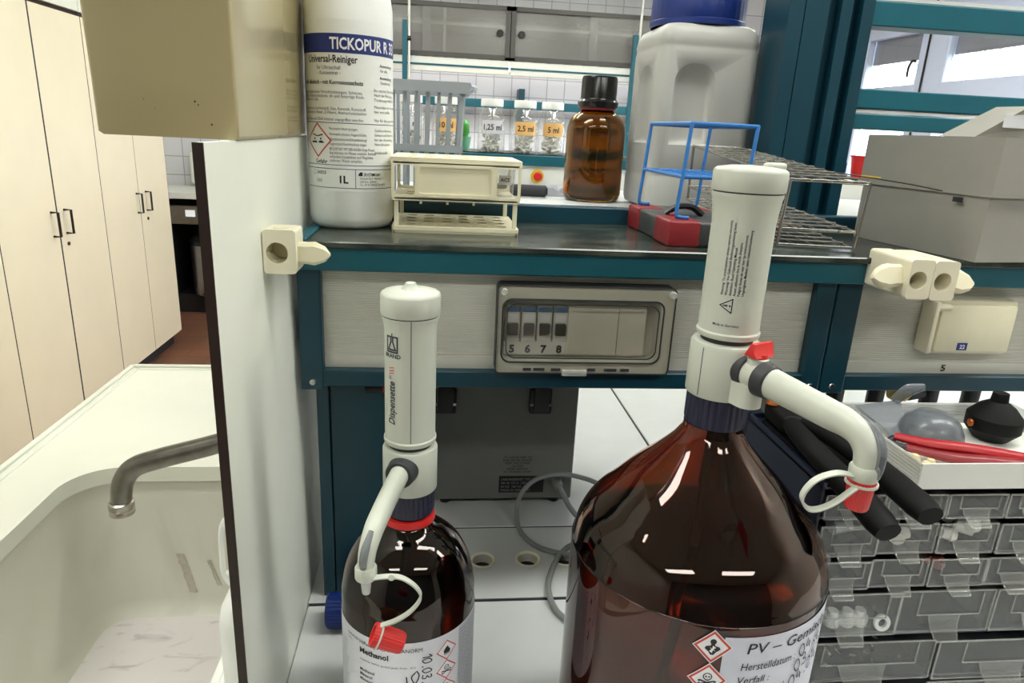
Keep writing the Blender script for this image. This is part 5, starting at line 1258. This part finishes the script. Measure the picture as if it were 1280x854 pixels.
fill((2, 0), 'pale grey stoppers in the first drawer of the third row', 'pale_grey', 4, .011, 4, 'stopper_pile')
fill((0, 1), 'small white fittings in the second drawer of the top row', 'bits', 9, .006, 5, 'fitting_pile')
fill((2, 2), 'dull red seals in the third drawer of the third row', 'dull_red', 16, .006, 6, 'seal_pile')
fill((4, 0), 'tiny pale washers scattered in the wide drawer of the fifth row', 'steel', 30, .0028, 7, 'washer_pile')
def ring_in(key, u, zc, r, label):
    x0, x1, z0_, z1_, dy = inner[key]; x = x0+(x1-x0)*u
    mb = MB().lathe([(r*.52, -.0016), (r*.96, -.0016), (r, 0), (r*.96, .0016), (r*.52, .0016), (r*.52, -.0016)], n=28, Mx=Matrix.Translation((x, cy0+.003-dy, zc)) @ Matrix.Rotation(math.radians(78), 4, 'X'))
    tag(mb.build('plastic_ring', 'hdpe', at=(x, cy0, z0_)), label, 'ring')
ring_in((3, 0), .885, inner[(3, 0)][2]+.0120, .0092, 'white plastic ring leaning on the drawer front by its side wall')
def piece_in(key, u, label, s=1.):
    x0, x1, z0_, z1_, dy = inner[key]; x = x0+(x1-x0)*u
    mb = MB().lathe([(0, 0), (.006*s, 0), (.007*s, .002), (.007*s, .009*s), (.0045*s, .010*s), (.0045*s, .015*s), (0, .015*s)], (x, cy0+.012, z0_+.0016), 20)
    tag(mb.build('plastic_fitting', 'hdpe', at=(x, cy0+.012, z0_+.0016)), label, 'fitting', 'white fittings in the wide drawer')
for u, l in ((.12, 'white stepped plastic fitting nearest the big bottle in the wide drawer'), (.42, 'second white plastic fitting from the big bottle in the wide drawer'), (.58, 'third white plastic fitting from the big bottle in the wide drawer'), (.72, 'white plastic fitting next to the leaning ring in the wide drawer')): piece_in((3, 0), u, l, 1.2)

# ------------------------------------------------------------------ tray on the cabinet with its contents
tz = 1.2218
t = thing('plastic_tray', 'translucent white ribbed tray on the drawer cabinet holding odds and ends', 'tray', (.58, .63, tz))
x0, x1, y0, y1, h = .4635, .69, .545, .70, .0275
MB().box(x0, x1, y0, y1, tz+.0002, tz+.002, .0005, 1).build('tray_floor', 'white_plastic', t, smooth=0)
MB().box(x0, x1, y0, y0+.002, tz+.002, tz+h).build('front_wall', 'white_plastic', t, smooth=0)
mb = MB(); mb.box(x0, x0+.0015, y0+.002, y1, tz+.002, tz+h); mb.box(x1-.0015, x1, y0+.002, y1, tz+.002, tz+h); mb.box(x0, x1, y1-.0015, y1, tz+.002, tz+h)
sw = mb.build('side_wall', 'milky', t, smooth=0)
mb = MB()
for k in range(7): z_ = tz+.004+k*.0035; mb.box(x0-.0008, x0, y0+.002, y1, z_, z_+.0016); mb.box(x0+.0015, x1-.0015, y1-.0026, y1-.0015, z_, z_+.0016)
mb.build('rib', 'milky', sw, smooth=0)
tf = tz+.0022
t = thing('plastic_bowl', 'translucent grey plastic bowl upturned in the white tray', 'bowl', (.553, .652, tf))
MB().lathe([(.0335, .0), (.0345, .0015), (.0330, .012), (.0275, .024), (.0180, .032), (.0080, .0350), (0, .0355), (0, .0340), (.0080, .0335), (.0170, .0305), (.0262, .023), (.0315, .012), (.0320, .0)], (.553, .652, tf), n=40).build('bowl', 'frosted_grey', t)
MB().lathe([(.0345, .0015), (.0375, .0015), (.0375, .0), (.0335, .0)], (.553, .652, tf), n=40).build('rim', 'frosted_grey', t)
t = thing('grey_scoop', 'flat translucent grey scoop with long edge sticking up from the tray', 'scoop', (.51, .675, tf))
L = [[(.482, .690, 1.2495), (.535, .696, 1.2535), (.540, .690, 1.2520), (.487, .684, 1.2480)], [(.500, .664, 1.236), (.530, .668, 1.238), (.533, .664, 1.2365), (.503, .660, 1.2345)], [(.506, .640, tf+.003), (.522, .642, tf+.003), (.523, .640, tf+.0015), (.508, .638, tf+.0015)]]
MB().loft(L, True, True).build('blade', 'frosted_grey', t, smooth=0)
MB().tube([(.533, .694, 1.2535), (.545, .690, 1.268), (.566, .692, 1.272)], [.006, .008, .004], 10, 5, squash=.4).build('handle', 'frosted_grey', t)
t = thing('red_tongs', 'red plastic tongs lying in the front of the white tray', 'tongs', (.54, .585, tf))
MB().tube([(.492, .627, tf+.016), (.515, .604, tf+.018), (.54, .59, tf+.020), (.575, .583, tf+.017), (.61, .582, tf+.012)], [.004, .0055, .006, .006, .005], 12, 6, squash=1.3).build('arm', 'deep_red', t)
MB().tube([(.497, .612, tf+.010), (.525, .585, tf+.012), (.555, .572, tf+.014), (.59, .570, tf+.012)], [.004, .0055, .006, .005], 12, 6, squash=1.3).build('arm', 'dull_red', t)
MB().tube([(.492, .627, tf+.014), (.485, .624, tf+.010), (.497, .612, tf+.008)], .004, 10, 5).build('spring_end', 'black', t)
for k, (x, y) in enumerate(((.479, .600), (.487, .586), (.4965, .575), (.488, .570))):
    tag(MB().lathe([(0, 0), (.005, 0), (.0062, .003), (.0058, .010), (.003, .015), (0, .0155)], (x, y, tf), 18).build('foam_plug', 'beige_foam', at=(x, y, tf)),
        ('beige foam plug in the tray closest to its ribbed side wall', 'second beige foam plug beside the ribbed tray wall', 'beige foam plug nearest the red tongs in the tray', 'beige foam plug touching the front wall corner of the tray')[k], 'plug', 'beige foam plugs in the tray')
t = thing('pipette_bulb', 'black rubber bulb with copper screw behind the tray contents', 'bulb', (.625, .665, tf))
MB().lathe([(0, 0), (.018, .002), (.028, .014), (.028, .028), (.018, .040), (.009, .046), (.008, .056), (0, .056)], (.630, .655, tf), 32).build('bulb', 'matte_black', t)
MB().cyl((.600, .655, tf+.020), (.607, .655, tf+.020), .0045, n=14, bev=.001).build('screw', 'copper', t)

# ------------------------------------------------------------------ black pliers lying over the cabinet towards the camera
t = thing('black_pliers', 'big black long-handled pliers lying over the drawer cabinet edge', 'pliers', (.405, .62, cz1))
MB().tube([(.392, .668, 1.2405), (.3855, .63, 1.2400), (.3835, .58, 1.2370), (.3865, .53, 1.2300), (.389, .492, 1.2220), (.390, .478, 1.2190)], [.0075, .0095, .0105, .0115, .0115, .0095], 14, 6, squash=1.25).build('handle', 'matte_black', t)
MB().tube([(.404, .668, 1.2400), (.415, .63, 1.2420), (.4215, .58, 1.2420), (.4255, .53, 1.2380), (.4275, .495, 1.2345), (.428, .481, 1.2325)], [.0075, .0095, .0105, .0115, .0115, .0095], 14, 6, squash=1.25).build('handle', 'matte_black', t)
MB().box(.379, .416, .655, .704, 1.2285, 1.2490, .006, 3).build('joint', 'matte_black', t)
MB().lathe([(0, 0), (.0055, 0), (.0075, .002), (.006, .006), (0, .0075)], (.384, .693, 1.2485), 20).build('pivot_screw', 'copper', t)
mb = MB(); mb.loft([[(.384, .70, 1.2285), (.412, .70, 1.2285), (.412, .70, 1.247), (.384, .70, 1.247)], [(.392, .755, 1.231), (.402, .755, 1.231), (.402, .755, 1.241), (.392, .755, 1.241)]], True, True); mb.build('jaw', 'dark_metal', t, smooth=0)
t = thing('black_pouch', 'flat black pouch lying under the pliers on the drawer cabinet', 'pouch', (.437, .64, cz1))
L = []
for zz, o in ((1.2217, .003), (1.2230, 0), (1.2245, .001), (1.2252, .004)):
    L.append([(x+math.sin(i*1.7)*.0012, y+math.cos(i*2.3)*.0014, zz) for i, (x, y) in enumerate(rrect(.379+o*.3, .4600-o*.3, .556+o, .708-o, .008, 5))])
MB().loft(L, True, True).build('pouch', 'matte_black', t, smooth=60)

# ------------------------------------------------------------------ gas outlets hanging under the shelf
for x, zb_, s, yel in ((.660, 1.115, 'by the double teal upright', 0), (.7320, 1.118, 'between upright and yellow handle', 0), (.829, 1.095, 'carrying the yellow handle', 1), (.905, 1.10, 'at the far end of the row', 0)):
    t = thing('gas_outlet', 'black hanging gas outlet pipe under the shelf '+s, 'outlet', (x, 1.0, 1.255), 'black gas outlets')
    MB().cyl((x, 1.0, 1.2552), (x, 1.0, zb_), .0150, .0135, 24, .002).build('pipe', 'black', t)
    MB().lathe([(.0155, 0), (.0175, .001), (.0175, .012), (.0155, .013)], (x, 1.0, zb_+.10), 28).build('union_nut', 'dark_metal', t)
    if yel:
        MB().cyl((x-.014, 1.0, 1.1470), (x-.045, .995, 1.1455), .011, .0125, 20, .002).build('valve_body', 'dark_rubber', t)
        hb = MB().lathe([(0, 0), (.012, 0), (.015, .004), (.013, .018), (.016, .026), (.012, .030), (0, .030)], Mx=Matrix.Translation((x-.045, .995, 1.1455)) @ Vector((-1, 0, .1)).to_track_quat('Z', 'Y').to_matrix().to_4x4(), n=6)
        hb.build('yellow_handle', 'yellow', t, smooth=0)

# ------------------------------------------------------------------ render look
vs = SC.view_settings; vs.view_transform = 'Standard'; vs.look = 'None'; vs.exposure = 0.0; vs.gamma = 1; vs.use_curve_mapping = False
cy = SC.cycles
cy.use_denoising = True
try: cy.denoiser = 'OPENIMAGEDENOISE'
except Exception: pass
cy.max_bounces = 14; cy.transmission_bounces = 14; cy.transparent_max_bounces = 24; cy.diffuse_bounces = 5; cy.glossy_bounces = 5
cy.caustics_reflective = False; cy.caustics_refractive = False; cy.sample_clamp_indirect = 6
